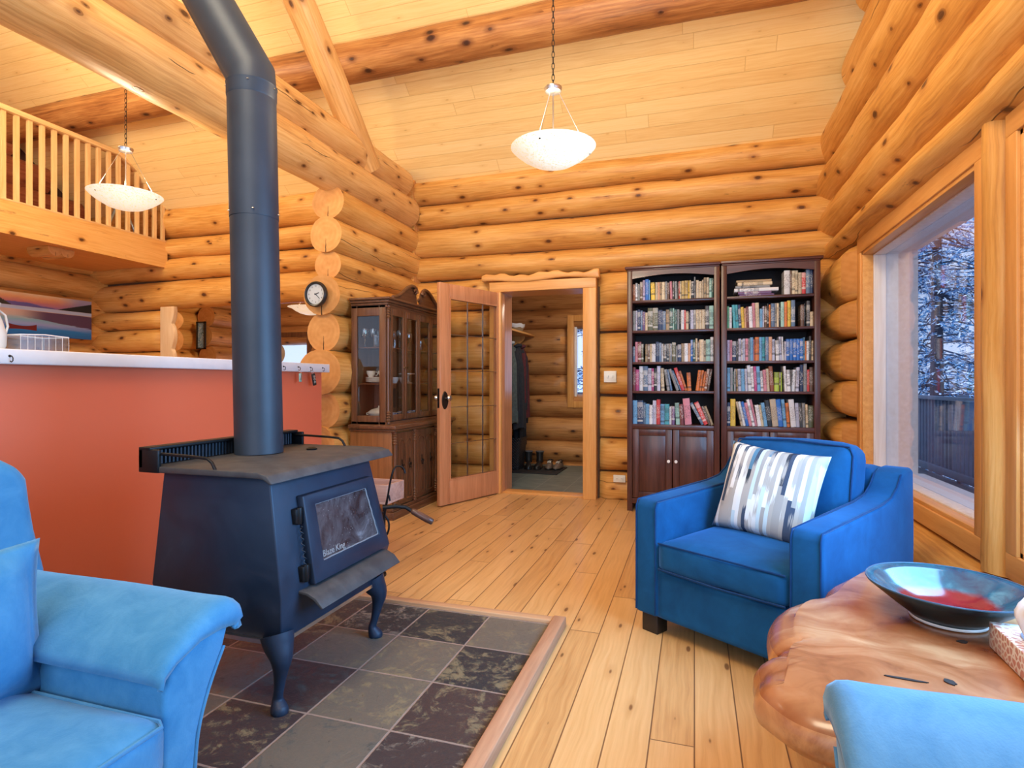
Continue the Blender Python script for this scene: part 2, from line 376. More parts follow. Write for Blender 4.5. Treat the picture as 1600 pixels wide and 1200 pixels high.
def B(lo, hi): bm = bmesh.new(); box(bm, lo, hi); return bm
def frame_of(d):
    d = d.normalized(); up = Vector((0, 0, 1)) if abs(d.z) < .95 else Vector((0, 1, 0))
    x = d.cross(up).normalized(); y = x.cross(d).normalized()
    return x, y
def tube(bm, pts, rads, n=10, cap=True, mat=0, closed=False):
    pts = [Vector(p) for p in pts]
    if not isinstance(rads, (list, tuple)): rads = [rads]*len(pts)
    rings = []; px = None
    N = len(pts)
    for i, p in enumerate(pts):
        if closed: d = pts[(i+1) % N]-pts[i-1]
        else: d = pts[min(i+1, N-1)]-pts[max(i-1, 0)]
        if d.length < 1e-9: d = Vector((0, 0, 1))
        d.normalize()
        if px is None: x, y = frame_of(d)
        else:
            x = (px-d*px.dot(d))
            if x.length < 1e-6: x, y = frame_of(d)
            x.normalize(); y = x.cross(d).normalized()
        px = x
        rings.append([bm.verts.new(p+(x*math.cos(a)+y*math.sin(a))*rads[i]) for a in [2*PI*k/n for k in range(n)]])
    for i in range(N if closed else N-1):
        r0, r1 = rings[i], rings[(i+1) % N]
        for k in range(n): bm.faces.new((r0[k], r0[(k+1) % n], r1[(k+1) % n], r1[k])).material_index = mat
    if cap and not closed:
        bm.faces.new(rings[0][::-1]).material_index = mat; bm.faces.new(rings[-1]).material_index = mat
def lathe(bm, prof, n=32, c=(0, 0, 0), axis='z', mat=0, arc=2*PI, sx=1.0, sy=1.0):
    rings = []
    full = abs(arc-2*PI) < 1e-6
    cnt = n if full else n+1
    for r, z in prof:
        ring = []
        for k in range(cnt):
            a = arc*k/n; x, y = r*math.cos(a)*sx, r*math.sin(a)*sy
            if axis == 'z': p = (c[0]+x, c[1]+y, c[2]+z)
            elif axis == 'y': p = (c[0]+x, c[1]+z, c[2]+y)
            else: p = (c[0]+z, c[1]+x, c[2]+y)
            ring.append(p)
        if r < 1e-6:
            v = bm.verts.new(ring[0]); rings.append([v]*cnt)
        else: rings.append([bm.verts.new(p) for p in ring])
    for i in range(len(rings)-1):
        a, b = rings[i], rings[i+1]
        for k in range(n):
            k2 = (k+1) % cnt if full else k+1
            vs = []
            for v in (a[k], a[k2], b[k2], b[k]):
                if v not in vs: vs.append(v)
            if len(vs) >= 3:
                try: bm.faces.new(vs).material_index = mat
                except ValueError: pass
def prism(bm, pts, h0, h1, axis='z', mat=0):
    """polygon pts in the plane perpendicular to axis, extruded from h0 to h1"""
    def P(p, h):
        if axis == 'z': return (p[0], p[1], h)
        if axis == 'y': return (p[0], h, p[1])
        return (h, p[0], p[1])
    a = [bm.verts.new(P(p, h0)) for p in pts]; b = [bm.verts.new(P(p, h1)) for p in pts]
    n = len(pts)
    bm.faces.new(a[::-1]).material_index = mat; bm.faces.new(b).material_index = mat
    for i in range(n): bm.faces.new((a[i], a[(i+1) % n], b[(i+1) % n], b[i])).material_index = mat
def catmull(pts, per=6, closed=True):
    out = []; n = len(pts)
    rng = range(n) if closed else range(n-1)
    for i in rng:
        g = lambda k: Vector(pts[k % n]) if closed else Vector(pts[max(0, min(n-1, k))])
        p0, p1, p2, p3 = g(i-1), g(i), g(i+1), g(i+2)
        for j in range(per):
            t = j/per
            out.append(.5*((2*p1)+(-p0+p2)*t+(2*p0-5*p1+4*p2-p3)*t*t+(-p0+3*p1-3*p2+p3)*t**3))
    if not closed: out.append(Vector(pts[-1]))
    return out
def rbox(name, lo, hi, mat, parent=None, r=.03, crown=(0, 0, 0), n=10, wob=0.0, seed=0):
    """soft upholstered block: rounded superellipsoid box with crowned faces"""
    bm = bmesh.new(); bmesh.ops.create_cube(bm, size=2)
    bmesh.ops.subdivide_edges(bm, edges=bm.edges[:], cuts=n, use_grid_fill=True)
    c = [(a+b)/2 for a, b in zip(lo, hi)]; h = [(b-a)/2 for a, b in zip(lo, hi)]
    for v in bm.verts:
        u = [v.co[i] for i in range(3)]
        q = []
        for i in range(3):
            t = u[i]; q.append(math.copysign(abs(t)**.75, t)*h[i])
        inn = [max(-(h[i]-r), min(h[i]-r, q[i])) for i in range(3)]
        d = Vector([q[i]-inn[i] for i in range(3)])
        if d.length > 1e-6:
            L = max(abs(d.x), abs(d.y), abs(d.z)); d = d.normalized()*min(r, L if sum(1 for e in d if abs(e) > 1e-6) == 1 else r)
        p = [inn[i]+d[i] for i in range(3)]
        for i in range(3):
            j, k = [a for a in range(3) if a != i]
            cr = crown[i]*(1-u[j]**2)*(1-u[k]**2)
            p[i] += math.copysign(cr, u[i])*(abs(u[i])**3)
        if wob:
            nn = mnoise.noise(Vector(p)*6+Vector((seed, 0, 0)))*wob
            p = [p[i]+nn*(1 if abs(u[i]) > .9 else 0)*math.copysign(1, u[i]) for i in range(3)]
        v.co = Vector([c[i]+p[i] for i in range(3)])
    return obj(name, bm, mat, parent, smooth=180)
def pillow(name, w, h, t, mat, parent=None, n=22, flange=0.0, seed=0):
    """square cushion standing in the local xz plane, centred at origin"""
    bm = bmesh.new(); grid = {}
    for s in (1, -1):
        for i in range(n+1):
            for j in range(n+1):
                u = 2*i/n-1; v = 2*j/n-1
                fu, fv = u, v
                k = (1-flange)
                uu = min(1, abs(u)/k); vv = min(1, abs(v)/k)
                th = t/2*((1-uu**2.4)*(1-vv**2.4))**.42 if uu < 1 and vv < 1 else 0
                th = max(th, .004 if (i in (0, n) or j in (0, n)) else .006 if flange else .002)
                if i in (0, n) or j in (0, n): th = 0
                pin = 1-.07*(1-abs(u)**2)*(abs(v)**3); pin2 = 1-.07*(1-abs(v)**2)*(abs(u)**3)
                x = u*w/2*pin2; z = v*h/2*pin
                th += .006*mnoise.noise(Vector((x*9, z*9, seed+s)))*(0 if th == 0 else 1)
                if th == 0 and s == -1: grid[(s, i, j)] = grid[(1, i, j)]; continue
                grid[(s, i, j)] = bm.verts.new((x, -s*th, z))
    for s in (1, -1):
        for i in range(n):
            for j in range(n):
                f = [grid[(s, i, j)], grid[(s, i+1, j)], grid[(s, i+1, j+1)], grid[(s, i, j+1)]]
                try: bm.faces.new(f)
                except ValueError: pass
    return obj(name, bm, mat, parent, smooth=180)
def text_obj(name, body, size, mat, parent, loc, rot, extrude=.001, align='CENTER'):
    cu = bpy.data.curves.new(name, 'FONT'); cu.body = body; cu.size = size; cu.extrude = extrude; cu.align_x = align; cu.align_y = 'CENTER'
    tmp = link(bpy.data.objects.new(name, cu))
    dg = bpy.context.evaluated_depsgraph_get(); dg.update()
    me = bpy.data.meshes.new_from_object(tmp.evaluated_get(dg)); bpy.data.objects.remove(tmp)
    me.name = name; me.materials.clear(); me.materials.append(mat)
    o = link(bpy.data.objects.new(name, me)); o.parent = parent; o.location = loc; o.rotation_euler = rot
    return o

# logs --------------------------------------------------------------
def log(bm, uvl, p0, p1, rd, rv, seed, taper=.0, hew0=None, hew1=None, face=None, bow=.0, seg=22, amp=.05, step=.11, clampf=None):
    """log from p0 to p1. rd: radius across, rv: vertical radius. hew0/hew1: length over which the
    room side (direction `face`) is cut back at that end."""
    p0, p1 = Vector(p0), Vector(p1); d = p1-p0; L = d.length; d.normalize()
    up = Vector((0, 0, 1)) if abs(d.z) < .9 else Vector((1, 0, 0))
    side = d.cross(up).normalized(); up = side.cross(d).normalized()
    rnd = random.Random(seed); ou = rnd.uniform(0, 60); ov = rnd.uniform(0, 60); ph = rnd.uniform(0, 6)
    tp = rnd.choice((-1, 1))*taper
    n = max(3, int(L/step)); rings = []
    for i in range(n+1):
        s = L*i/n; k = 1+tp*(s/L-.5)
        c = p0+d*s+up*(bow*math.sin(s*1.1+ph))+side*(bow*.6*math.sin(s*.9+ph*2))
        ring = []
        for j in range(seg):
            a = 2*PI*j/seg
            q = Vector((s*1.9+ou, math.cos(a)*.9, math.sin(a)*.9+ov))
            kk = k*(1+amp*mnoise.noise(q)+amp*.35*mnoise.noise(q*3.1))
            off = side*(rd*kk*math.cos(a))+up*(rv*kk*math.sin(a))
            hewn = False
            if face is not None:
                comp = off.dot(face)
                for hw, dist in ((hew0, s), (hew1, L-s)):
                    if hw:
                        lim = rd*(.25+.95*min(1.0, dist/hw)) if dist < hw else 9
                        if comp > lim: off -= face*(comp-lim); comp = lim; hewn = True
            ring.append((bm.verts.new(c+off), s, a, hewn))
        rings.append(ring)
    for i in range(n):
        for j in range(seg):
            j2 = (j+1) % seg
            q = [rings[i][j], rings[i][j2], rings[i+1][j2], rings[i+1][j]]
            f = bm.faces.new([x[0] for x in q]); f.smooth = True
            hw = sum(x[3] for x in q) >= 3
            f.material_index = 1 if hw else 0
            for lp, x, jj in zip(f.loops, q, (j, j+1, j+1, j)):
                if hw: lp[uvl].uv = (x[1]+.3, 2*PI*jj/seg*rd+.2)
                else: lp[uvl].uv = (x[1]+ou, 2*PI*jj/seg*(rd+rv)/2+ov)
    for ring, fl in ((rings[0], True), (rings[-1], False)):
        vs = [bm.verts.new(x[0].co) for x in ring]
        cc = sum((v.co for v in vs), Vector())/len(vs)
        cv = bm.verts.new(cc)
        for j in range(seg):
            f = bm.faces.new((vs[j], vs[(j+1) % seg], cv) if not fl else (vs[(j+1) % seg], vs[j], cv))
            f.material_index = 1
            for lp in f.loops:
                o_ = lp.vert.co-cc; lp[uvl].uv = (o_.dot(side), o_.dot(up))
def logmesh(name, items, mats=None, parent=None):
    bm = bmesh.new(); uvl = bm.loops.layers.uv.new('UVMap')
    for it in items: log(bm, uvl, **it)
    return obj(name, bm, mats or [M['log'], M['end']], parent, recalc=False)
def st(o): o['kind'] = 'structure'; return o

# ================================================================== SETTING
bm = B((-9, -3.2, -.12), (1.75, 5.80, 0)); st(obj('floor', bm, M['floor']))
bm = B((-2.75, 5.80, -.12), (1.4, 8.0, -.005)); st(obj('floor_entry', bm, M['tile']))
bm = B((-8.2, 5.80, -.12), (-3.2, 8.9, -.002)); st(obj('floor_alcove', bm, M['floor']))
# ceiling, rising from the eave towards the ridge
SL = .80; EY = 5.68; EZ = 3.335; RY = 1.2
def roof_z(y): return EZ+SL*(EY-y)
bm = bmesh.new(); uvl = bm.loops.layers.uv.new('UVMap'); nl = math.sqrt(1+SL*SL)
def roofquad(ya, yb, za, zb, flip=False):
    th = .12
    for dz, fl in ((0, False), (th, True)):
        vs = [bm.verts.new((x, y, z+dz)) for x, y, z in ((-9.2, ya, za), (1.75, ya, za), (1.75, yb, zb), (-9.2, yb, zb))]
        f = bm.faces.new(vs if not fl else vs[::-1])
        for lp in f.loops: lp[uvl].uv = (lp.vert.co.x, lp.vert.co.y*nl)
roofquad(EY+.5, RY, roof_z(EY+.5), roof_z(RY)); roofquad(RY, -3.2, roof_z(RY), roof_z(RY)-.8*(RY+3.2))
st(obj('ceiling', bm, M['ceiling'], recalc=False))

# back log wall ------------------------------------------------------
WB = 5.80
rowsR = [-.05, .27, .60, 1.02, 1.30, 1.65, 1.92, 2.25, 2.51, 2.83, 3.10, 3.37]
rowsL = [-.05, .30, .62, .95, 1.22, 1.54, 1.84, 2.09, 2.46, 2.74, 3.01, 3.42]
FACE = Vector((0, -1, 0)); items = []; sd = 10
for i in range(11):
    z0, z1 = rowsR[i], rowsR[i+1]; zc = (z0+z1)/2; rv = (z1-z0)/2-.003; rd = .165 if rv < .19 else .185
    sd += 1
    kw = dict(rd=rd, rv=rv, face=FACE, amp=.07, bow=.010)
    if z0 < 2.05:
        items.append(dict(p0=(-3.1, WB, zc), p1=(-2.02, WB, zc), seed=sd, hew1=.12, **kw))
        items.append(dict(p0=(-.92, WB, zc), p1=(1.5, WB, zc), seed=sd+50, hew0=.13, **kw))
    else:
        items.append(dict(p0=(-3.1, WB, zc), p1=(1.5, WB, zc), seed=sd, **kw))
for i in range(11):
    z0, z1 = rowsL[i], rowsL[i+1]; zc = (z0+z1)/2; rv = (z1-z0)/2-.003; rd = .165 if rv < .19 else .185
    sd += 1; kw = dict(rd=rd, rv=rv, face=FACE, amp=.075, bow=.010)
    if z1 < 2.2:
        items.append(dict(p0=(-7.9, WB, zc), p1=(-6.45, WB, zc), seed=sd, hew1=.12, **kw))
        items.append(dict(p0=(-4.02, WB, zc), p1=(-2.9, WB, zc), seed=sd+70, hew0=.12, **kw))
    else:
        items.append(dict(p0=(-7.9, WB, zc), p1=(-2.9, WB, zc), seed=sd, **kw))
st(logmesh('wall_back', items))
def backing(nm, boxes):
    bm = bmesh.new()
    for q in boxes: box(bm, *q)
    st(obj(nm, bm, plain('gap_shade_backing', (.10, .045, .018), .9), None))  # dark sheet that puts shade into the gaps between logs
backing('wall_back_dark_backing', [((-7.9, 5.80, 2.18), (1.5, 5.83, 3.30)), ((-7.9, 5.80, 0), (-6.46, 5.83, 2.18)), ((-4.0, 5.80, 0), (-2.03, 5.83, 2.18)), ((-.91, 5.80, 0), (1.4, 5.83, 2.18)), ((-.99, 5.71, 0), (-.90, 5.82, 2.10)), ((-2.04, 5.71, 0), (-1.93, 5.82, 2.10)), ((-2.03, 5.80, 2.10), (-.91, 5.83, 2.18))])  # added panels behind the logs, also closing light leaks by the door

# right log wall -----------------------------------------------------
WR = 1.235; FX = Vector((-1, 0, 0)); items = []
kw = dict(rd=.175, face=FX, amp=.09, bow=.012)
for z0, z1, x in ((2.215, 2.40, WR+.03), (2.40, 2.71, WR), (2.71, 3.06, WR-.02), (3.06, 3.42, WR-.01)):
    sd += 1; zc = (z0+z1)/2
    items.append(dict(p0=(x, -3.0, zc), p1=(x, 5.95, zc), rv=(z1-z0)/2-.003, seed=sd, **kw))
z = 3.42
while z < 6.6:          # the gable, cut off by the roof
    z1 = z+.34; yy = min(5.6, EY-(z1-EZ)/SL-.05)
    sd += 1
    items.append(dict(p0=(WR+.03, -1.5, z+.17), p1=(WR+.03, yy, z+.17), rv=.18, seed=sd, **kw)); z = z1
lowr = [-.1, .10, .37, .52, .81, 1.16, 1.50, 1.79, 2.215]
lowr = [-.15, .08, .37, .62, .86, 1.16, 1.50, 1.79, 2.215]
for i in range(8):
    z0, z1 = lowr[i], lowr[i+1]; sd += 1; zc = (z0+z1)/2
    if z1 < .50: items.append(dict(p0=(WR, -3.0, zc), p1=(WR, 5.95, zc), rv=(z1-z0)/2-.003, seed=sd, **dict(kw, amp=.08)))
    else: items.append(dict(p0=(WR, 5.015, zc), p1=(WR, 5.95, zc), rv=(z1-z0)/2-.003, seed=sd, hew0=.22, **kw))
st(logmesh('wall_right', items))
backing('wall_right_dark_backing', [((1.25, -3, 2.24), (1.28, 5.9, 3.42)), ((1.25, -3, 0), (1.28, 5.9, .36)), ((1.25, 5.02, .36), (1.28, 5.9, 2.24)), ((1.25, -3, .36), (1.28, .74, 2.24)), ((1.25, -3, 3.42), (1.28, 4.0, 5.6)), ((1.25, 4.0, 3.42), (1.28, 5.3, 3.7))])  # same added dark backing behind the right wall logs

# log partition between living room and kitchen, flying log ends ---------
WP = -3.0; items = []
rp_ = [-.1, .12, .45, .77, 1.06, 1.41, 1.73, 2.05, 2.27, 2.56, 2.83]
ends = [4.05, 4.08, 4.10, 4.14, 4.12, 4.18, 4.15, 4.24, 4.21, 4.24]
rds = [.16, .17, .165, .18, .205, .165, .185, .13, .16, .155]
for i in range(10):
    z0, z1 = rp_[i], rp_[i+1]; sd += 1
    items.append(dict(p0=(WP, ends[i], (z0+z1)/2), p1=(WP, 5.85, (z0+z1)/2), rd=rds[i], rv=(z1-z0)/2+.012, seed=sd, amp=.04, bow=.004, taper=.04))
st(logmesh('wall_middle', items))
# kitchen end wall and loft wall
items = []; lz = [-.1, .25, .58, .9, 1.22, 1.54, 1.86, 2.14, 2.45, 2.75]
for i in range(9):
    sd += 1; z0, z1 = lz[i]+.12, lz[i+1]+.12
    items.append(dict(p0=(-7.78, -3.2, (z0+z1)/2), p1=(-7.78, 8.8, (z0+z1)/2), rd=.18, rv=(z1-z0)/2+.016, seed=sd, amp=.06, bow=.01))
st(logmesh('wall_left', items))
items = []; z = 2.86
while z < 5.6:
    sd += 1; yy = min(5.7, EY-(z+.3-EZ)/SL)
    if yy > 1.6: items.append(dict(p0=(-7.78, -3.2, z+.16), p1=(-7.78, yy, z+.16), rd=.18, rv=.18, seed=sd, amp=.06))
    z += .32
st(logmesh('wall_loft', items, [M['log_loft'], M['end']]))
bm = bmesh.new(); prism(bm, [(-3.2, -.1), (8.8, -.1), (8.8, 2.8), (EY+.3, roof_z(EY+.3)+.03), (RY, roof_z(RY)+.03), (-3.2, 3.3)], -7.83, -7.80, 'x'); st(obj('wall_left_dark_backing', bm, plain('loft_gap_backing', (.08, .03, .015), .9)))  # dark sheet added behind the logs to close gaps showing sky
# entry room behind the doorway
items = []; ez = [-.05, .04, .33, .66, .97, 1.25, 1.56, 1.90, 2.17, 2.5]
for i in range(9):
    sd += 1; z0, z1 = ez[i], ez[i+1]; zc = (z0+z1)/2; rv = (z1-z0)/2+.015
    if i == 0: z0 = -.3; zc = -.13; rv = .185
    kw = dict(rd=.17, rv=rv, face=FACE, amp=.05, seed=sd)
    if z0 > .8 and z0 < 1.85:
        items.append(dict(p0=(-2.9, 7.98, zc), p1=(-1.66, 7.98, zc), hew1=.14, **kw))
        items.append(dict(p0=(-.86, 7.98, zc), p1=(1.3, 7.98, zc), hew0=.14, **kw))
    else: items.append(dict(p0=(-2.9, 7.98, zc), p1=(1.3, 7.98, zc), **kw))
for i in range(8):
    sd += 1; zc = .15+.32*i
    items.append(dict(p0=(-2.72, 5.98, zc), p1=(-2.72, 8.1, zc), rd=.17, rv=.178, seed=sd, amp=.05))
    items.append(dict(p0=(1.3, 5.98, zc), p1=(1.3, 8.1, zc), rd=.17, rv=.178, seed=sd+9, amp=.05))
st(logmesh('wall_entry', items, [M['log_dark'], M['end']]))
bm = B((-2.9, 5.95, 2.42), (1.4, 8.1, 2.5)); st(obj('ceiling_entry', bm, M['trim_x']))
# alcove beyond the kitchen
items = []
for i in range(9):
    sd += 1; zc = .1+.315*i; kw = dict(rd=.17, rv=.175, amp=.06)
    if .7 < zc < 1.9:
        items.append(dict(p0=(-7.9, 8.7, zc), p1=(-7.2, 8.7, zc), seed=sd, **kw)); items.append(dict(p0=(-6.38, 8.7, zc), p1=(-3.0, 8.7, zc), seed=sd+30, **kw))
    else: items.append(dict(p0=(-7.9, 8.7, zc), p1=(-3.0, 8.7, zc), seed=sd, **kw))
    items.append(dict(p0=(-3.2, 5.9, zc), p1=(-3.2, 8.8, zc), seed=sd+60, **kw))
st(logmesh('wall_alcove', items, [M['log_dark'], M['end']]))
items = []
for i in range(9):
    sd += 1; zc = .02+.31*i
    items.append(dict(p0=(-7.42, 7.25+.03*(i % 3), zc), p1=(-7.42, 8.8, zc), rd=.155+.02*(i % 2), rv=.165, seed=sd, amp=.05))
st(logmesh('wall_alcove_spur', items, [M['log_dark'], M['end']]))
bm = B((-8.0, 5.95, 2.72), (-3.0, 8.9, 2.8)); st(obj('ceiling_alcove', bm, M['trim_x']))
# slab post with a scribed edge at the kitchen side of the alcove opening
prof = [(-6.44, 0)]
zz = 0
right = []
for i in range(60):
    z = 2.10*i/59; ph = (z/.315) % 1; right.append((-6.27+.05*math.sin(PI*ph)**.6, z))
bm = bmesh.new(); prism(bm, [(-6.44, 0)]+right+[(-6.44, 2.10)], 5.60, 5.66, 'y')
st(obj('trim_1', bm, wood_mat('pale_slab_post', (.66, .42, .22), (.78, .56, .34)), bevel=.004))

# loft ---------------------------------------------------------------
bm = B((-7.7, .8, 2.62), (-6.46, 5.66, 2.88)); st(obj('floor_loft', bm, M['trim_y']))
bm = B((-6.46, .8, 2.60), (-6.40, 5.67, 2.925)); st(obj('trim_2', bm, log_mat('knotty_fascia', (.60, .27, .065), (.72, .37, .105), (.80, .45, .15)), bevel=None))
_me = bpy.data.objects['trim_2'].data; _uv = _me.uv_layers.new(name='UVMap')
for lp in _me.loops: q_ = _me.vertices[lp.vertex_index].co; _uv.data[lp.index].uv = (q_.y+31.7, q_.z*.9+q_.x+3.1)
# half wall with cap
bm = B((-2.98, -2.2, 0), (-2.82, 3.90, 1.226)); st(obj('wall_half', bm, M['coral']))
bm = B((-3.16, -2.2, 1.226), (-2.775, 3.945, 1.292)); st(obj('trim_3', bm, M['white'], bevel=.006))

# door casing, header slab and threshold ---------------------------------
st(obj('trim_4', B((-2.02, 5.60, 0), (-1.895, 5.70, 2.075)), M['trim'], bevel=.004))
st(obj('trim_5', B((-1.045, 5.60, 0), (-.915, 5.70, 2.075)), M['trim'], bevel=.004))
st(obj('trim_6', B((-2.02, 5.598, 2.075), (-.915, 5.70, 2.175)), M['trim_x'], bevel=.004))
bm = bmesh.new(); top = [(-2.10+1.22*i/24, 2.245+.014*math.sin(i*.55)+.010*math.sin(i*1.7)) for i in range(25)]
bot = [(-2.10+1.22*i/24, 2.178+.012*math.sin(i*.4+1)) for i in range(25)]
prism(bm, top+bot[::-1], 5.575, 5.66, 'y'); st(obj('trim_7', bm, M['trim_x'], bevel=.012))
st(obj('trim_8', B((-1.895, 5.66, -.002), (-1.045, 5.83, .018)), M['trim_x'], bevel=.004))
for i, x in enumerate((-1.925, -1.045)):
    st(obj('trim_%d' % (9+i), B((x, 5.70, 0), (x+.03, 5.98, 2.075)), M['fir']))
st(obj('trim_11', B((-1.925, 5.70, 2.075), (-1.015, 5.98, 2.10)), M['trim_x']))

# windows --------------------------------------------------------------
def side_window(idx, y0, y1, z0=.47, z1=2.125, x=1.2):
    """casing outer edges given"""
    w_ = .085
    r = empty('window_%d' % idx, (0, 0, 0)); st(r)
    bm = bmesh.new(); box(bm, (x-.012, y0, z0), (x+.03, y0+w_, z1)); box(bm, (x-.012, y1-w_, z0), (x+.03, y1, z1))
    obj('casing', bm, M['trim'], r, bevel=.003)
    bm = bmesh.new(); box(bm, (x-.012, y0, z1), (x+.03, y1, z1+.11)); box(bm, (x-.012, y0, z0-.10), (x+.03, y1, z0))
    obj('casing', bm, M['trim_y'], r, bevel=.003)
    a, b, c, d = y0+w_, y1-w_, z0, z1
    bm = bmesh.new(); t = .022
    box(bm, (x+.0, a-.001, c), (x+.07, a+t, d)); box(bm, (x+.0, b-t, c), (x+.07, b+.001, d)); box(bm, (x, a, d-t), (x+.07, b, d+.001)); box(bm, (x, a, c-.001), (x+.07, b, c+t))
    obj('jamb', bm, M['trim_y'], r, bevel=.002)
    bm = bmesh.new(); t = .03
    box(bm, (x+.07, a, c), (x+.155, a+t, d)); box(bm, (x+.07, b-t, c), (x+.155, b, d)); box(bm, (x+.07, a+t, d-t), (x+.155, b-t, d)); box(bm, (x+.07, a+t, c), (x+.155, b-t, c+t))
    obj('sash', bm, M['whitewood'], r, bevel=.003)
    obj('glass', B((x+.150, a+t, c+t), (x+.154, b-t, d-t)), M['glass'], r)
    bm = bmesh.new()
    box(bm, (x+.156, a-.05, c-.05), (x+.36, a+.012, d+.05)); box(bm, (x+.156, b-.012, c-.05), (x+.36, b+.05, d+.05)); box(bm, (x+.156, a, d-.01), (x+.36, b, d+.05)); box(bm, (x+.156, a, c-.06), (x+.4, b, c+.01))
    obj('outer_frame', bm, M['whitewood_y'], r)
    return r
side_window(1, 2.985, 5.01); side_window(2, .75, 2.80)
items = [dict(p0=(1.235, 2.895, .36), p1=(1.235, 2.895, 2.26), rd=.082, rv=.082, seed=501, amp=.08, step=.08)]
st(logmesh('trim_12', items))
def end_window(idx, x0, x1, z0, z1, y, frame, split=None):
    r = empty('window_%d' % idx, (0, 0, 0)); st(r); w_ = .085
    bm = bmesh.new(); box(bm, (x0, y, z0), (x0+w_, y+.1, z1)); box(bm, (x1-w_, y, z0), (x1, y+.1, z1)); box(bm, (x0+w_, y, z1-w_), (x1-w_, y+.1, z1)); box(bm, (x0+w_, y, z0), (x1-w_, y+.1, z0+w_))
    obj('casing', bm, frame, r, bevel=.003)
    a, b, c, d = x0+w_, x1-w_, z0+w_, z1-w_; t = .03
    bm = bmesh.new(); box(bm, (a, y+.08, c), (a+t, y+.14, d)); box(bm, (b-t, y+.08, c), (b, y+.14, d)); box(bm, (a+t, y+.08, d-t), (b-t, y+.14, d)); box(bm, (a+t, y+.08, c), (b-t, y+.14, c+t))
    obj('sash', bm, M['white'], r)
    obj('glass', B((a+t, y+.11, c+t), (b-t, y+.114, d-t)), M['glass'], r)
end_window(3, -1.67, -.86, .80, 2.07, 7.80, M['trim']); end_window(4, -7.3, -6.38, .75, 2.03, 8.52, M['china'])

# glazed door standing open ---------------------------------------------
W_, H_ = .93, 2.055
hx, hy = -1.90, 5.70; fx, fy = -2.245, 4.815
dr = empty('door_1', (hx, hy, .012), math.atan2(fy-hy, fx-hx)); st(dr)
bm = bmesh.new(); T = .022
def dbox(bm, x0, x1, z0, z1, t=T): box(bm, (x0, -t, z0), (x1, t, z1))
dbox(bm, 0, .115, 0, H_); dbox(bm, W_-.125, W_, 0, H_); dbox(bm, .115, W_-.125, 0, .22); dbox(bm, .115, W_-.125, H_-.13, H_)
obj('door_frame', bm, M['fir'], dr, bevel=.004)
bm = bmesh.new()
for t in (-.024, .014):
    for a, b in (((.113, t, .218), (.127, t+.01, H_-.128)), ((W_-.137, t, .218), (W_-.123, t+.01, H_-.128)), ((.127, t, .218), (W_-.137, t+.01, .232)), ((.127, t, H_-.142), (W_-.137, t+.01, H_-.128))): box(bm, a, b)
obj('glazing_bead', bm, M['fir'], dr)
obj('glass', B((.115, -.004, .22), (W_-.125, .004, H_-.13)), M['cglass'], dr)
bm = bmesh.new(); gw = W_-.24; gh = H_-.35
for k in (1, 2): x = .115+gw*(.30 if k == 1 else .62); box(bm, (x-.0025, -.006, .22), (x+.0025, .006, H_-.13))
for k in range(1, 5): z = .22+gh*k/5; box(bm, (.115, -.006, z-.0025), (W_-.125, .006, z+.0025))
obj('leaded_came', bm, M['chrome'], dr)
for s in (1, -1):
    bm = bmesh.new(); lathe(bm, [(0, s*.031), (.036, s*.030), (.04, s*.022)], 24, (W_-.06, 0, 0.97), 'y', sy=2.1)
    pl = obj('handle_plate', bm, M['dbrass'], dr, smooth=40)
    bm = bmesh.new(); lathe(bm, [(.008, 0), (.008, s*.035), (.022, s*.045), (.028, s*.06), (.020, s*.072), (0, s*.075)], 20, (W_-.06, s*.028, .99), 'y')
    obj('door_knob', bm, M['chrome'], dr, smooth=40)
bm = bmesh.new(); box(bm, (W_-.001, -.012, .90), (W_+.003, .012, 1.08)); obj('latch_plate', bm, M['dbrass'], dr)
# ================================================================== BEAMS
def beam(name, label, p0, p1, r, seed, mats, **k):
    c = Vector(p0)
    items = [dict(p0=(0, 0, 0), p1=tuple(Vector(p1)-c), rd=r, rv=r*k.pop('sq', 1), seed=seed, **k)]
    o = logmesh(name, items, mats); o.location = c; tag(o, label, 'beam', kind='structure'); return o
beam('log_beam', 'long pale log beam over the log partition, lower of the stacked pair', (-3.0, -1.6, 2.94), (-3.0, 5.62, 2.99), .175, 601, [M['beam'], M['end']], amp=.05, bow=.012)
beam('log_beam', 'upper log beam of the stacked pair with sawn end near the ceiling', (-3.0, -1.6, 3.285), (-3.0, 5.50, 3.27), .155, 602, [M['beam'], M['end']], amp=.05, bow=.012)
beam('log_beam', 'slanting pale truss log rising from the stacked beams', (-2.93, 4.78, 3.17), (-2.93, 2.75, 5.08), .115, 603, [M['beam'], M['end']], amp=.06)
beam('log_beam', 'dark cracked purlin log running across under the ceiling boards', (-8.6, 4.62, 4.10), (1.3, 4.62, 4.10), .165, 604, [M['purlin'], M['end']], amp=.06, bow=.012)
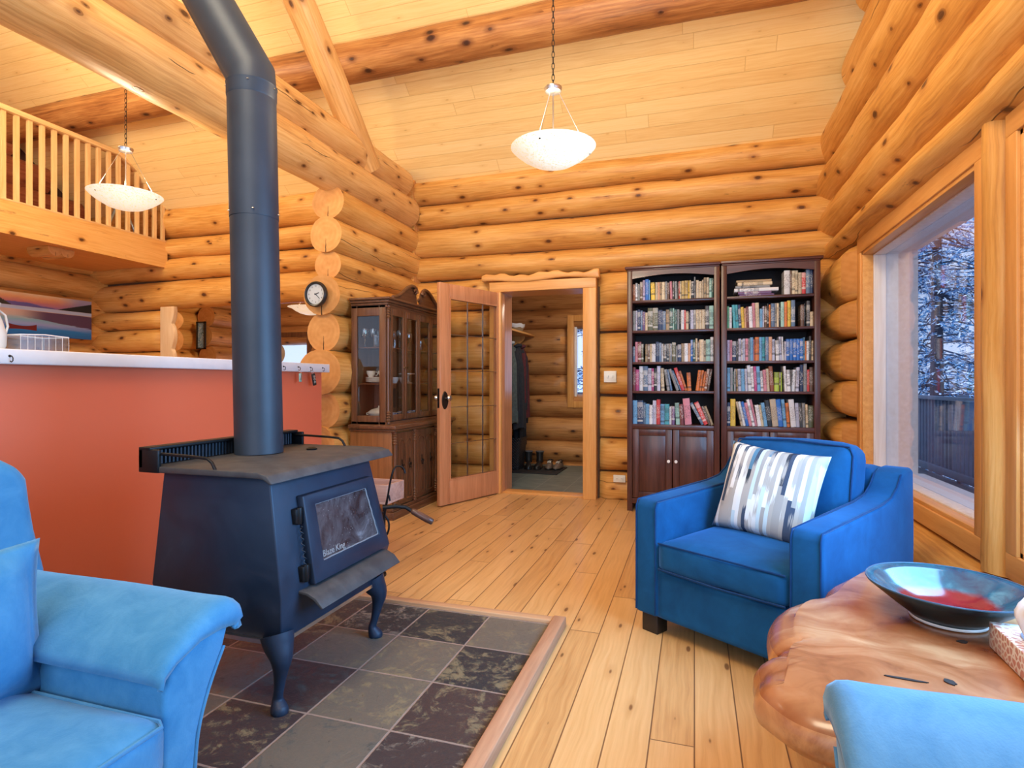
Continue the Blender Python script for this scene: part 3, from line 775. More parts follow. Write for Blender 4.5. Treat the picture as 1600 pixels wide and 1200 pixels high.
# ================================================================== HEARTH
HX0, HX1, HY0, HY1 = -2.80, -.575, 1.20, 2.66
h = empty('hearth_pad', (-1.7, 1.4, 0)); tag(h, 'slate tiled hearth pad framed with a wooden edge under the stove', 'hearth')
def rel(bm, o): bmesh.ops.translate(bm, verts=bm.verts, vec=-Vector(o.location)); return bm
def relmesh(o_parent, name, bm, mats, **k):
    """bm in world coordinates, parent unrotated"""
    rel(bm, o_parent); return obj(name, bm, mats, o_parent, **k)
relmesh(h, 'slate_tiles', B((HX0, HY0, 0), (HX1-.05, HY1-.05, .024)), M['slate'])
relmesh(h, 'wood_edge', B((HX1-.058, HY0, 0), (HX1, HY1, .048)), wood_mat('hearth_edge', (.42, .21, .12), (.60, .34, .20), 1, .5), bevel=.004)
relmesh(h, 'wood_edge', B((HX0, HY1-.05, 0), (HX1-.058, HY1, .042)), wood_mat('hearth_edge_back', (.44, .22, .11), (.62, .35, .18), 0, .5), bevel=.004)
GZ = .024
# ================================================================== STOVE
s = empty('wood_stove', (-1.60, 1.94, GZ)); tag(s, 'dark steel wood burning stove with glass door on curved legs', 'stove')
Y0, Y1 = 1.60, 2.26
# body: hexagonal profile in y (sides lean in towards the top), seen along x
def body_ring(z, y0, y1, x0, x1): return [(x0, y0, z), (x1, y0, z), (x1, y1, z), (x0, y1, z)]
bm = bmesh.new()
lv = [(.268, 1.625, 2.255, -1.86, -1.335), (.42, 1.600, 2.32, -1.88, -1.315), (.828, 1.615, 2.235, -1.84, -1.375)]
rings = [[bm.verts.new(p) for p in body_ring(*l)] for l in lv]
bm.faces.new(rings[0][::-1]); bm.faces.new(rings[-1])
for a, b in zip(rings, rings[1:]):
    for k in range(4): bm.faces.new((a[k], a[(k+1) % 4], b[(k+1) % 4], b[k]))
body = relmesh(s, 'body', bm, M['stove'], bevel=.006)
relmesh(s, 'base_trim', B((-1.87, 1.612, .258), (-1.332, 2.262, .272)), M['chrome'])
# top plate with front lip turned down
bm = bmesh.new()
prof = [(-2.05, .842), (-1.37, .842), (-1.335, .836), (-1.305, .815), (-1.295, .818), (-1.318, .846), (-1.37, .858), (-2.05, .858)]
prof = [(-1.87, .828), (-1.385, .828), (-1.36, .825), (-1.335, .810), (-1.322, .813), (-1.345, .840), (-1.385, .850), (-1.87, .850)]
a = [(x, z) for x, z in prof]
prism(bm, a, 1.565, 2.365, 'y')
relmesh(s, 'top_plate', bm, M['stovetop'], bevel=.004)
bm = bmesh.new(); lathe(bm, [(.0, 0), (.022, 0), (.024, .006), (.010, .012), (0, .012)], 20, (-1.62, 2.17, .850)); relmesh(s, 'damper_cap', bm, M['black'])
# rear heat shield with louvres and guard rails
bm = bmesh.new(); box(bm, (-1.895, 1.56, .843), (-1.875, 2.36, .913)); box(bm, (-1.895, 1.56, .828), (-1.805, 1.575, .910)); box(bm, (-1.895, 2.345, .828), (-1.805, 2.36, .910)); box(bm, (-1.895, 1.56, .906), (-1.84, 2.36, .918))
sh = relmesh(s, 'rear_shield', bm, M['black'], bevel=.003)
bm = bmesh.new()
for k in range(44):
    y = 1.60+.0168*k; box(bm, (-1.873, y, .853), (-1.855, y+.007, .903))
relmesh(s, 'louvre_grille', bm, M['pipe'])
for y in (1.575, 2.345):
    bm = bmesh.new(); tube(bm, [(-1.86, y, .896), (-1.66, y, .890), (-1.60, y, .886), (-1.58, y, .873), (-1.565, y, .848)], .0055, 8)
    relmesh(s, 'guard_rail', bm, M['black'], smooth=60)
# ash lip: curved shelf below the door
bm = bmesh.new()
pr = [(-1.325, .412), (-1.285, .408), (-1.255, .394), (-1.225, .366), (-1.216, .370), (-1.245, .402), (-1.280, .418), (-1.325, .422)]
prism(bm, pr, 1.69, 2.235, 'y'); relmesh(s, 'ash_shelf', bm, M['stovetop'], bevel=.002)
# door, lies on the inclined front face
def front(y, z, out=0.0):
    t = (z-.42)/.408; return Vector((-1.315-.06*t+out, y, z))
def frame_prism(bm, outer, inner, d0, d1):
    o0 = [bm.verts.new(front(y, z, d0)) for y, z in outer]; o1 = [bm.verts.new(front(y, z, d1)) for y, z in outer]
    n = len(outer)
    if inner:
        i0 = [bm.verts.new(front(y, z, d0)) for y, z in inner]; i1 = [bm.verts.new(front(y, z, d1-.004)) for y, z in inner]
        for k in range(n):
            l = (k+1) % n
            bm.faces.new((o0[k], o0[l], o1[l], o1[k])); bm.faces.new((o1[k], o1[l], i1[l], i1[k])); bm.faces.new((i1[k], i1[l], i0[l], i0[k])); bm.faces.new((i0[k], i0[l], o0[l], o0[k]))
    else:
        bm.faces.new(o0); bm.faces.new(o1)
        for k in range(n): l = (k+1) % n; bm.faces.new((o0[k], o0[l], o1[l], o1[k]))
bm = bmesh.new()
outer = [(1.755, .745), (2.205, .752), (2.275, .385), (1.785, .410)][::-1]
outer = [(1.735, .742), (2.195, .742), (2.265, .428), (1.745, .428)]
inner = [(1.805, .700), (2.150, .700), (2.205, .492), (1.815, .492)]
frame_prism(bm, outer, inner, .0, .030); door = relmesh(s, 'door', bm, M['stove'], bevel=.004)
bm = bmesh.new(); frame_prism(bm, [(1.80, .705), (2.155, .705), (2.21, .487), (1.81, .487)], None, .006, .016)
g = obj('door_glass', rel(bm, s), M['soot'], None); g.parent = door
bm = bmesh.new()
for (ya, za), (yb, zb) in (((1.805, .700), (2.150, .700)), ((1.815, .492), (2.205, .492)), ((2.150, .700), (2.205, .492))):
    tube(bm, [front(ya+(yb-ya)*i/14, za+(zb-za)*i/14, .018+.001*math.sin(i*2.1)) for i in range(15)], .0035, 6)
g = obj('gasket', rel(bm, s), M['porc'] if False else plain('worn_gasket', (.22, .23, .26), .9), None, smooth=60); g.parent = door
tx = text_obj('lettering', 'Blaze King', .034, plain('etched_lettering', (.30, .30, .30), .6), door, (0, 0, 0), (0, 0, 0), .0006, 'LEFT')
p = front(1.822, .512, .0165)-Vector(s.location); tilt = math.atan(.06/.38)
tx.matrix_local = Matrix.Translation(p) @ Matrix.Rotation(-tilt, 4, 'Y') @ Matrix.Rotation(PI/2, 4, 'Z') @ Matrix.Rotation(PI/2, 4, 'X')
for z in (.675, .475):
    bm = bmesh.new(); c = front(1.722, z, .014); lathe(bm, [(0, -.03), (.011, -.03), (.011, .03), (0, .03)], 14, c); box(bm, (c.x-.02, 1.70, z-.026), (c.x+.004, 1.75, z+.026))
    g = obj('hinge', rel(bm, s), M['black'], None, bevel=.002); g.parent = door
bm = bmesh.new(); tube(bm, [front(1.722+.005*math.cos(a), .50+.14*a/40, .016)+Vector((.005*math.sin(a), 0, 0)) for a in [k*.7 for k in range(58)]], .0016, 5)
g = obj('hinge_spring', rel(bm, s), M['pipe'], None, smooth=60); g.parent = door
# handle: bent rod with wooden grip on the right-hand side
hd = empty('door_handle', (0, 0, 0)); hd.parent = s
bm = bmesh.new(); A_ = Vector((-1.315, 2.255, .595)); tube(bm, [A_, A_+Vector((.05, .03, .003)), A_+Vector((.085, .055, -.004)), A_+Vector((.115, .062, -.022))], .009, 10)
g = obj('rod', rel(bm, s), M['black'], hd, smooth=60)
bm = bmesh.new(); a, b = A_+Vector((.110, .061, -.018)), A_+Vector((.205, .085, -.070)); dd = b-a
tube(bm, [a, a+dd*.06, a+dd*.3, a+dd*.75, a+dd*.97, b], [.009, .013, .0145, .0155, .0135, .008], 14)
obj('grip', rel(bm, s), M['walnut'], hd, smooth=60)
# cabriole legs
def leg(x, y, sx, sy):
    bm = bmesh.new(); q = [(.0, .262, .055), (.010, .232, .050), (.026, .190, .037), (.022, .14, .024), (.012, .08, .017), (.004, .045, .018), (.010, .020, .027), (.016, .006, .030), (.016, 0, .026)]
    pts = catmull([(x+sx*(a-.035)*1.1, y+sy*(a-.035)*1.1, z) for a, z, r in q], 4, False); rr = [v.x for v in catmull([(r, 0, 0) for a, z, r in q], 4, False)]
    tube(bm, [(p.x, p.y, p.z+GZ) for p in pts], rr, 14)
    relmesh(s, 'leg', bm, M['stove'], smooth=60)
for sx, sy, x, y in ((1, -1, -1.325, 1.62), (1, 1, -1.325, 2.262), (-1, -1, -1.84, 1.66), (-1, 1, -1.84, 2.22)): leg(x, y, sx*1.0, sy*.5)
# stovepipe
p = empty('stovepipe', (-1.755, 2.0, .851)); tag(p, 'dark steel stovepipe rising from the stove and bending at the top', 'stovepipe')
px_, py_ = -1.755, 2.0; r_ = .096
def tilt_pt(t): return Vector((px_-.040*t, py_+.0*t, .851+1.57*t))
bm = bmesh.new(); P0, P1, P2 = tilt_pt(0), tilt_pt(.63), tilt_pt(.955)
tube(bm, [P0, P0+(P1-P0)*.999], r_, 36); relmesh(p, 'lower_section', bm, M['pipe'], smooth=40)
bm = bmesh.new(); tube(bm, [P1, P1+Vector((0, 0, .004)), P2], [r_+.0012, r_+.0015, r_+.0015], 36); relmesh(p, 'upper_section', bm, M['pipe'], smooth=40)
bm = bmesh.new(); D1 = Vector((-.53, 0, .85)).normalized()
P3 = P2+Vector((0, 0, .05))
e = [P2, P3, P3+D1*.06]
tube(bm, [P2-Vector((0, 0, .004)), P2+Vector((0, 0, .004)), P3-Vector((0, 0, .004)), P3+Vector((0, 0, .004))], [r_+.0015, r_+.004, r_+.004, r_+.006], 40, cap=False); relmesh(p, 'collar', bm, M['pipe'], smooth=40)
bm = bmesh.new(); mid_ = P3+Vector((0, 0, .045)); tube(bm, [P3, mid_, mid_+D1*2.2], [r_+.002, (r_+.002)*1.03, r_], 48); relmesh(p, 'slanted_section', bm, M['pipe'], smooth=30)
for q, ang in ((P3+Vector((0, 0, -.012)), (-2.4, -1.0, .2)), (P1+Vector((0, 0, .02)), (-2.2, -.9, .4))):
    for a in ang:
        bm = bmesh.new(); lathe(bm, [(0, .0), (.006, 0), (.004, .004), (0, .005)], 8, (q.x+(r_+.003)*math.cos(a), q.y+(r_+.003)*math.sin(a), q.z)); relmesh(p, 'screw', bm, M['chrome'])
# fire tools and log carrier beyond the stove
t = empty('fire_tool_stand', (-1.90, 3.02, 0)); tag(t, 'black iron fire tool stand with hooked poker behind the stove', 'fire tools')
t.location = (-1.81, 3.02, 0)
def L(*a): return [Vector(v)+Vector((-1.81, 3.02, 0)) for v in a]
bm = bmesh.new(); lathe(bm, [(0, 0), (.065, 0), (.065, .012), (.02, .02), (.012, .03), (0, .03)], 24, (-1.81, 3.02, 0)); relmesh(t, 'base', bm, M['black'], smooth=40)
bm = bmesh.new(); tube(bm, catmull(L((0, 0, .02), (.03, 0, .2), (.075, 0, .42), (.105, 0, .58), (.125, .02, .648), (.165, .035, .645), (.18, .035, .61)), 5, False), .006, 8); relmesh(t, 'poker', bm, M['black'], smooth=60)
bm = bmesh.new(); tube(bm, catmull(L((-.02, 0, .02), (.02, 0, .2), (.055, 0, .34), (.085, 0, .48), (.10, 0, .45)), 5, False), .005, 8); relmesh(t, 'hook', bm, M['black'], smooth=60)
bm = bmesh.new(); tube(bm, catmull(L((.02, 0, .20), (.075, .01, .25), (.085, .01, .32), (.05, 0, .38)), 5, False), .006, 8); relmesh(t, 'scroll', bm, M['black'], smooth=60)
t = empty('firewood_tray', (-2.12, 3.05, 0)); tag(t, 'pale wooden tray raised on thin dark legs behind the stove', 'tray')
bm = bmesh.new(); x0, x1, y0, y1 = -2.20, -1.80, 3.14, 3.36
for a in (((x0, y0, .41), (x1, y0+.018, .515)), ((x0, y1-.018, .41), (x1, y1, .515)), ((x0, y0+.018, .41), (x0+.018, y1-.018, .515)), ((x1-.018, y0+.018, .41), (x1, y1-.018, .515)), ((x0, y0, .395), (x1, y1, .41))): box(bm, *a)
relmesh(t, 'crate', bm, wood_mat('worn_pinkish_wood', (.40, .22, .17), (.56, .36, .29), 0, .6), bevel=.003)
for x in (x0+.03, x1-.13):
    for y in (y0+.03, y1-.03):
        bm = bmesh.new(); tube(bm, [(x, y, 0), (x, y, .40)], .010, 8); relmesh(t, 'leg', bm, M['black'])

# ================================================================== CHINA CABINET
cc = empty('china_cabinet', (-2.59, 4.88, 0)); tag(cc, 'carved dark oak china cabinet with glazed hutch against the log partition', 'cabinet')
bx0, bx1, by0, by1 = -2.805, -2.385, 4.265, 5.47
bm = bmesh.new(); box(bm, (bx0, by0+.01, .09), (bx1-.022, by1-.01, .735)); relmesh(cc, 'base_cabinet', bm, M['china_side'], bevel=.003)
bm = bmesh.new(); box(bm, (bx0, by0-.015, 0), (bx1+.01, by1+.015, .065)); box(bm, (bx0, by0-.005, .065), (bx1, by1+.005, .095)); relmesh(cc, 'plinth', bm, M['china_y'], bevel=.006)
bm = bmesh.new(); box(bm, (bx0, by0-.03, .755), (bx1+.035, by1+.03, .790)); box(bm, (bx0, by0-.012, .733), (bx1+.015, by1+.012, .756)); relmesh(cc, 'counter', bm, M['china_y'], bevel=.008)
def turned(parent, name, x, y, z0, z1, r, mat):
    bm = bmesh.new(); H = z1-z0; pr = [(0, 0), (r, 0), (r, .012)]
    for k in range(4): z = .018+.022*k; pr += [(r*.65, z), (r*.98, z+.009), (r*.65, z+.018)]
    pr += [(r*.6, .115), (r*.6, H-.115)]
    for k in range(4): z = H-.105+.022*k; pr += [(r*.65, z), (r*.98, z+.009), (r*.65, z+.018)]
    pr += [(r, H-.012), (r, H), (0, H)]
    lathe(bm, pr, 16, (x, y, z0)); return relmesh(parent, name, bm, mat, smooth=50)
for y in (by0+.03, by1-.03, by0+.385, by1-.385): turned(cc, 'turned_column', bx1-.004, y, .10, .730, .021, M['china'])
def basedoor(y0, y1):
    bm = bmesh.new(); x = bx1-.02; box(bm, (x, y0, .11), (x+.018, y1, .72))
    d = relmesh(cc, 'door', bm, M['china'], bevel=.003)
    bm = bmesh.new(); n = 2; wv = (y1-y0-.03)/n
    for k in range(n):
        a = y0+.015+wv*k+.008; b = a+wv-.016; m = (a+b)/2
        pts = [(a, .14), (b, .14), (b, .60)]+[(b-(b-a)*(1-math.cos(q))/2*1.0, .60+.07*math.sin(q)) for q in [PI*j/10 for j in range(1, 10)]]+[(a, .60)]
        out = pts; inn = [(m+(y-m)*.76, .145+(z-.14)*.955+.008) for y, z in pts]; N = len(pts)
        X0, X1 = x+.018, x+.026
        vo = [bm.verts.new((X1, y, z)) for y, z in out]; vi = [bm.verts.new((X1, y, z)) for y, z in inn]; wo = [bm.verts.new((X0, y, z)) for y, z in out]; wi = [bm.verts.new((X0, y, z)) for y, z in inn]
        for j in range(N):
            l = (j+1) % N
            bm.faces.new((vo[j], vo[l], vi[l], vi[j])); bm.faces.new((wo[j], wo[l], vo[l], vo[j])); bm.faces.new((vi[j], vi[l], wi[l], wi[j]))
        box(bm, (x+.016, m-.004, .17), (x+.024, m+.004, .60))
    g = obj('arched_moulding', rel(bm, cc), M['china'], d)
    for k in range(n):
        bm = bmesh.new(); m = y0+.015+wv*(k+.5); lathe(bm, [(0, .0), (.016, .001), (.013, .006), (.005, .008), (.005, .016), (.010, .022), (0, .026)], 12, (x+.026, m, .44), 'x'); box(bm, (x+.026, m-.006, .40), (x+.030, m+.006, .49))
        tube(bm, [(x+.034, m-.014, .43), (x+.042, m-.008, .405), (x+.042, m+.008, .405), (x+.034, m+.014, .43)], .003, 6)
        obj('pull', rel(bm, cc), M['dbrass'], d)
for a, b in ((by0+.055, by0+.362), (by0+.408, by1-.408), (by1-.362, by1-.055)): basedoor(a, b)
# hutch
hx0, hx1, hy0, hy1, hz0, hz1 = -2.80, -2.455, 4.285, 5.45, .79, 1.80
M['china_back'] = wood_mat('hutch_back_panel', (.10, .045, .022), (.19, .085, .04), 2, .5)
bm = bmesh.new(); box(bm, (hx0, hy0+.03, hz0), (hx0+.015, hy1-.03, hz1)); relmesh(cc, 'back_panel', bm, M['china_back'])
relmesh(cc, 'hutch_floor', B((hx0, hy0, hz0), (hx1, hy1, hz0+.022)), M['china_y']); relmesh(cc, 'hutch_roof', B((hx0, hy0, hz1-.02), (hx1, hy1, hz1)), M['china_y'])
for y in (hy0, hy1-.022):
    bm = bmesh.new()
    box(bm, (hx0, y, hz0), (hx0+.055, y+.022, hz1)); box(bm, (hx1-.075, y, hz0), (hx1-.015, y+.022, hz1)); box(bm, (hx0+.055, y, hz0), (hx1-.075, y+.022, hz0+.075)); box(bm, (hx0+.055, y, hz1-.09), (hx1-.075, y+.022, hz1))
    f_ = relmesh(cc, 'side_frame', bm, M['china'], bevel=.003)
    g = obj('side_glass', rel(B((hx0+.055, y+.010, hz0+.075), (hx1-.075, y+.013, hz1-.09)), cc), M['cglass'], f_)
for y in (hy0+.03, hy1-.03): turned(cc, 'turned_post', hx1-.008, y, hz0+.01, hz1-.005, .022, M['china'])
nd = 4; dw = (hy1-hy0-.12)/nd
for k in range(nd):
    a = hy0+.06+dw*k+.002; b = a+dw-.004; bm = bmesh.new(); x = hx1-.02
    fw = .036
    box(bm, (x, a, hz0+.03), (x+.02, a+fw, hz1-.02)); box(bm, (x, b-fw, hz0+.03), (x+.02, b, hz1-.02)); box(bm, (x, a+fw, hz0+.03), (x+.02, b-fw, hz0+.08)); box(bm, (x, a+fw, hz1-.08), (x+.02, b-fw, hz1-.02))
    d = relmesh(cc, 'glazed_door', bm, M['china'], bevel=.003)
    obj('glass', rel(B((x+.008, a+fw, hz0+.08), (x+.011, b-fw, hz1-.08)), cc), M['cglass'], d)
    bm = bmesh.new(); yy = b-.018 if k % 2 == 0 else a+.018; lathe(bm, [(0, 0), (.010, 0), (.004, .006), (.004, .012), (.009, .018), (0, .022)], 12, (x+.02, yy, 1.28), 'x'); obj('knob', rel(bm, cc), M['brass'], d)
bm = bmesh.new(); pr = [(0, 0), (.012, .006), (.016, .02), (.035, .038), (.05, .05), (.05, .065), (0, .065)]
box(bm, (hx0, hy0-.01, hz1), (hx1+.01, hy1+.01, hz1+.02)); box(bm, (hx0, hy0-.025, hz1+.02), (hx1+.025, hy1+.025, hz1+.042)); box(bm, (hx0, hy0-.045, hz1+.042), (hx1+.045, hy1+.045, hz1+.062)); relmesh(cc, 'cornice', bm, M['china_y'], bevel=.006)
# swan-neck pediment
bm = bmesh.new(); mid = (hy0+hy1)/2
for s_ in (-1, 1):
    up = [(.50, .0), (.44, .012), (.36, .045), (.28, .095), (.20, .135), (.12, .150), (.065, .130), (.05, .095)]
    c_ = catmull([(a, b, 0) for a, b in up], 4, False); pts = [(mid+s_*q.x, hz1+.062+q.y) for q in c_]
    body_ = [(mid+s_*q.x, hz1+.062+q.y) for q in c_]+[(mid+s_*.03, hz1+.062)]
    prism(bm, body_, hx1-.02, hx1+.0, 'x')
    tube(bm, [(hx1+.008, y, z+.012) for y, z in pts], [.016]*len(pts), 8)
    tube(bm, [(hx1+.014, mid+s_*(.085+.030*math.cos(q)*(1-q/9)), hz1+.175+.030*math.sin(q)*(1-q/9)) for q in [j*.45 for j in range(14)]], .009, 8)
bm2 = bm; relmesh(cc, 'pediment', bm2, M['china_y'], smooth=40)
bm = bmesh.new()
for j in range(7): q = R(-60+20*j); tube(bm, [(hx1+.006, mid, hz1+.085), (hx1+.012, mid+.05*math.sin(q), hz1+.085+.045*math.cos(q))], [.004, .010], 6)
relmesh(cc, 'carved_shell', bm, M['china_y'], smooth=60)
for z in (1.13, 1.44):
    relmesh(cc, 'shelf', B((hx0+.02, hy0+.03, z), (hx1-.03, hy1-.03, z+.008)), M['china_y'] if z < 1.2 else M['china_y'])
# contents of the hutch
def goblet(loc, sc, label, kind=0):
    bm = bmesh.new()
    if kind == 0: pr = [(0, 0), (.030, .001), (.028, .004), (.004, .010), (.0035, .055), (.010, .062), (.028, .08), (.034, .11), (.031, .145), (.029, .145), (.031, .11), (.025, .083), (0, .068)]
    else: pr = [(0, 0), (.026, 0), (.029, .02), (.033, .09), (.031, .09), (.027, .02), (0, .008)]
    lathe(bm, [(r*sc, z*sc) for r, z in pr], 16); o = obj('wine_glass' if kind == 0 else 'tumbler', bm, M['crystal'], smooth=50, loc=loc)
    tag(o, label, 'glass', 'crystal glasses on the upper cabinet shelf'); return o
rd = random.Random(4)
ps = [(-2.72, 4.37), (-2.66, 4.41), (-2.60, 4.36), (-2.54, 4.42), (-2.70, 4.52), (-2.60, 4.55), (-2.52, 4.62), (-2.62, 4.68), (-2.70, 4.84), (-2.58, 4.90), (-2.66, 5.03), (-2.56, 5.10), (-2.66, 5.22), (-2.56, 5.28)]
for i, (x, y) in enumerate(ps):
    k = i % 3 == 2
    goblet((x, y, 1.449), 1.12, ('stemmed crystal glass' if not k else 'short crystal tumbler')+', %s from the near end of the upper shelf in the china cabinet' % ('first', 'second', 'third', 'fourth', 'fifth', 'sixth', 'seventh', 'eighth', 'ninth', 'tenth', 'eleventh', 'twelfth', 'thirteenth', 'fourteenth')[i], 1 if k else 0)
def plates(loc, n, r, mat):
    nm = ('bottom', 'second', 'third', 'fourth', 'fifth', 'top')
    for k in range(n):
        bm = bmesh.new(); lathe(bm, [(0, 0), (r*.55, 0), (r*.62, .003), (r, .014), (r, .017), (r*.62, .007), (0, .005)], 28)
        o = obj('plate', bm, [mat], smooth=50, loc=(loc[0], loc[1], loc[2]+.0075*k)); tag(o, 'white porcelain plate, %s of the stack counted upwards in the china cabinet' % nm[k], 'plate', 'stacked white plates in the china cabinet')
plates((-2.64, 4.45, 1.139), 6, .105, M['porc'])
def cup(loc, label, rot=0, stand=False):
    e_ = empty('tea_cup', loc, rot); tag(e_, label, 'cup', 'white tea cups in the china cabinet')
    bm = bmesh.new(); lathe(bm, [(0, 0), (.02, 0), (.022, .006), (.036, .03), (.040, .055), (.038, .055), (.034, .03), (.018, .008), (0, .006)], 20); obj('bowl', bm, M['porc'], e_, smooth=50)
    bm = bmesh.new(); tube(bm, [(.036, 0, .045), (.056, 0, .045), (.060, 0, .030), (.050, 0, .016), (.032, 0, .020)], .0035, 8); obj('handle', bm, M['porc'], e_, smooth=60)
for (x, y, z), l_ in (((-2.69, 4.42, 1.192), 'white tea cup at the back on top of the plate stack in the cabinet'), ((-2.60, 4.46, 1.192), 'white tea cup at the front on top of the plate stack in the cabinet')): cup((x, y, z), l_, .8)
for (x, y, z), l_ in (((-2.57, 4.62, 1.139), 'white tea cup on the cabinet shelf right beside the plate stack'), ((-2.66, 4.70, 1.139), 'white tea cup at the back of the cabinet shelf between two cups'), ((-2.57, 4.78, 1.139), 'white tea cup on the cabinet shelf near the white cake stand')): cup((x, y, z), l_, 2)
e_ = empty('tureen', (-2.62, 4.44, .813)); tag(e_, 'white covered tureen at the bottom of the china cabinet', 'tureen')
bm = bmesh.new(); lathe(bm, [(0, 0), (.05, 0), (.052, .012), (.085, .035), (.105, .065), (.102, .07), (0, .07)], 28, sy=.75); obj('bowl', bm, M['porc'], e_, smooth=50)
bm = bmesh.new(); lathe(bm, [(0, .071), (.106, .071), (.104, .078), (.07, .10), (.02, .112), (.008, .118), (.013, .128), (0, .134)], 28, sy=.75); obj('lid', bm, M['porc'], e_, smooth=50)
for s_ in (-1, 1):
    bm = bmesh.new(); tube(bm, [(s_*.10, 0, .062), (s_*.125, 0, .068), (s_*.128, 0, .055), (s_*.10, 0, .048)], .004, 8); obj('handle', bm, M['porc'], e_, smooth=60)
blue_p = NT('blue_white_porcelain'); _f = blue_p.voro(blue_p.coord(), 40); blue_p = blue_p.fin(blue_p.ramp(_f, [(.25, (.10, .18, .42)), (.45, (.75, .76, .80))]), .15)
for i, y in enumerate((4.66, 4.86, 5.06)):
    bm = bmesh.new(); lathe(bm, [(0, 0), (.03, 0), (.034, .006), (.062, .04), (.072, .06), (.069, .06), (.056, .04), (0, .010)], 24)
    tag(obj('patterned_bowl', bm, blue_p, smooth=50, loc=(-2.60, y, .813)), ['blue and white bowl nearest the tureen in the cabinet', 'blue and white bowl in the middle of the bottom cabinet shelf', 'blue and white bowl at the far end of the bottom cabinet shelf'][i], 'bowl', 'blue and white bowls in the cabinet')
e_ = empty('cake_stand', (-2.62, 4.97, 1.139)); tag(e_, 'white cake stand on the middle shelf of the china cabinet', 'cake stand')
bm = bmesh.new(); lathe(bm, [(0, 0), (.05, 0), (.03, .01), (.012, .02), (.010, .07), (.02, .08)], 20); obj('foot', bm, M['porc'], e_, smooth=50)
bm = bmesh.new(); lathe(bm, [(0, .08), (.09, .084), (.095, .096), (.09, .092), (0, .088)], 28); obj('top', bm, M['porc'], e_, smooth=50)
tl = plain('pale_teal_glass', (.38, .60, .58), .15); bm = bmesh.new(); lathe(bm, [(0, 0), (.035, 0), (.03, .01), (.045, .09), (.065, .16), (.062, .16), (.042, .09), (0, .015)], 24)
tag(obj('vase', bm, tl, smooth=50, loc=(-2.66, 4.60, 1.449)), 'pale teal flared vase on the upper shelf of the china cabinet', 'vase')
# ================================================================== BOOKCASES AND BOOKS
BY0, BY1 = 5.225, 5.585
shelvesL = [.775, 1.072, 1.329, 1.609, 1.877]
def bookcase(x0, x1, label, shelf_z):
    c = empty('bookcase', ((x0+x1)/2, (BY0+BY1)/2, 0)); tag(c, label, 'bookcase', 'paired dark mahogany bookcases')
    def rm(name, bm, mat=M['mahog'], **k): return relmesh(c, name, bm, mat, **k)
    t = .045; e0, e1 = x0+.006, x1-.006
    for x in (e0, e1-t): rm('side_panel', B((x, BY0, .0), (x+t, BY1, 2.145)), bevel=.002)
    rm('back_panel', B((e0+t, BY1-.012, .09), (e1-t, BY1, 2.152)), M['mahog_in'])
    bm = bmesh.new(); box(bm, (x0-.012 if x0 < 0 else x0+.001, BY0-.022, 2.155), (x1+.012 if x1 > .5 else x1-.001, BY1, 2.178)); box(bm, (e0+.003, BY0-.006, 2.140), (e1-.003, BY1, 2.156)); rm('top', bm, M['mahog_x'], bevel=.004)
    # arched rail
    a, b = e0+t, e1-t; bm = bmesh.new(); m = (a+b)/2
    pts = [(a, 2.14), (a, 2.070)]+[(a+(b-a)*i/16, 2.070+.030*math.sin(PI*i/16)) for i in range(1, 16)]+[(b, 2.070), (b, 2.14)]
    prism(bm, pts[::-1], BY0, BY0+.02, 'y'); rm('arched_rail', bm, M['mahog_x'])
    for z in shelf_z[1:]: rm('shelf', B((a, BY0+.006, z-.022), (b, BY1-.012, z)), M['mahog_x'], bevel=.002)
    rm('cabinet_top', B((a, BY0, shelf_z[0]-.040), (b, BY1-.012, shelf_z[0])), M['mahog_x'], bevel=.002)
    rm('bottom_rail', B((a, BY0, .07), (b, BY1-.012, .115)), M['mahog_x'], bevel=.002)
    for k in range(2):
        d0 = a+(b-a)/2*k+.003; d1 = d0+(b-a)/2-.006; z0, z1 = .12, shelf_z[0]-.043; f = .055; y = BY0+.002
        bm = bmesh.new(); box(bm, (d0, y, z0), (d0+f, y+.02, z1)); box(bm, (d1-f, y, z0), (d1, y+.02, z1)); box(bm, (d0+f, y, z0), (d1-f, y+.02, z0+f)); box(bm, (d0+f, y, z1-f), (d1-f, y+.02, z1)); box(bm, (d0+f, y+.008, z0+f), (d1-f, y+.016, z1-f))
        d = rm('door', bm, bevel=.002)
        bm = bmesh.new(); kx = d1-.028 if k == 0 else d0+.028; lathe(bm, [(0, 0), (.006, 0), (.006, -.010), (.014, -.018), (.013, -.026), (0, -.029)], 18, (kx, y, z0+(z1-z0)*.55), 'y')
        obj('knob', rel(bm, c), M['porc'], d, smooth=50)
bookcase(-.580, .2115, 'left of the two dark mahogany bookcases, beside the doorway', shelvesL)
bookcase(.2125, .985, 'right of the two dark mahogany bookcases, beside the window wall', shelvesL)

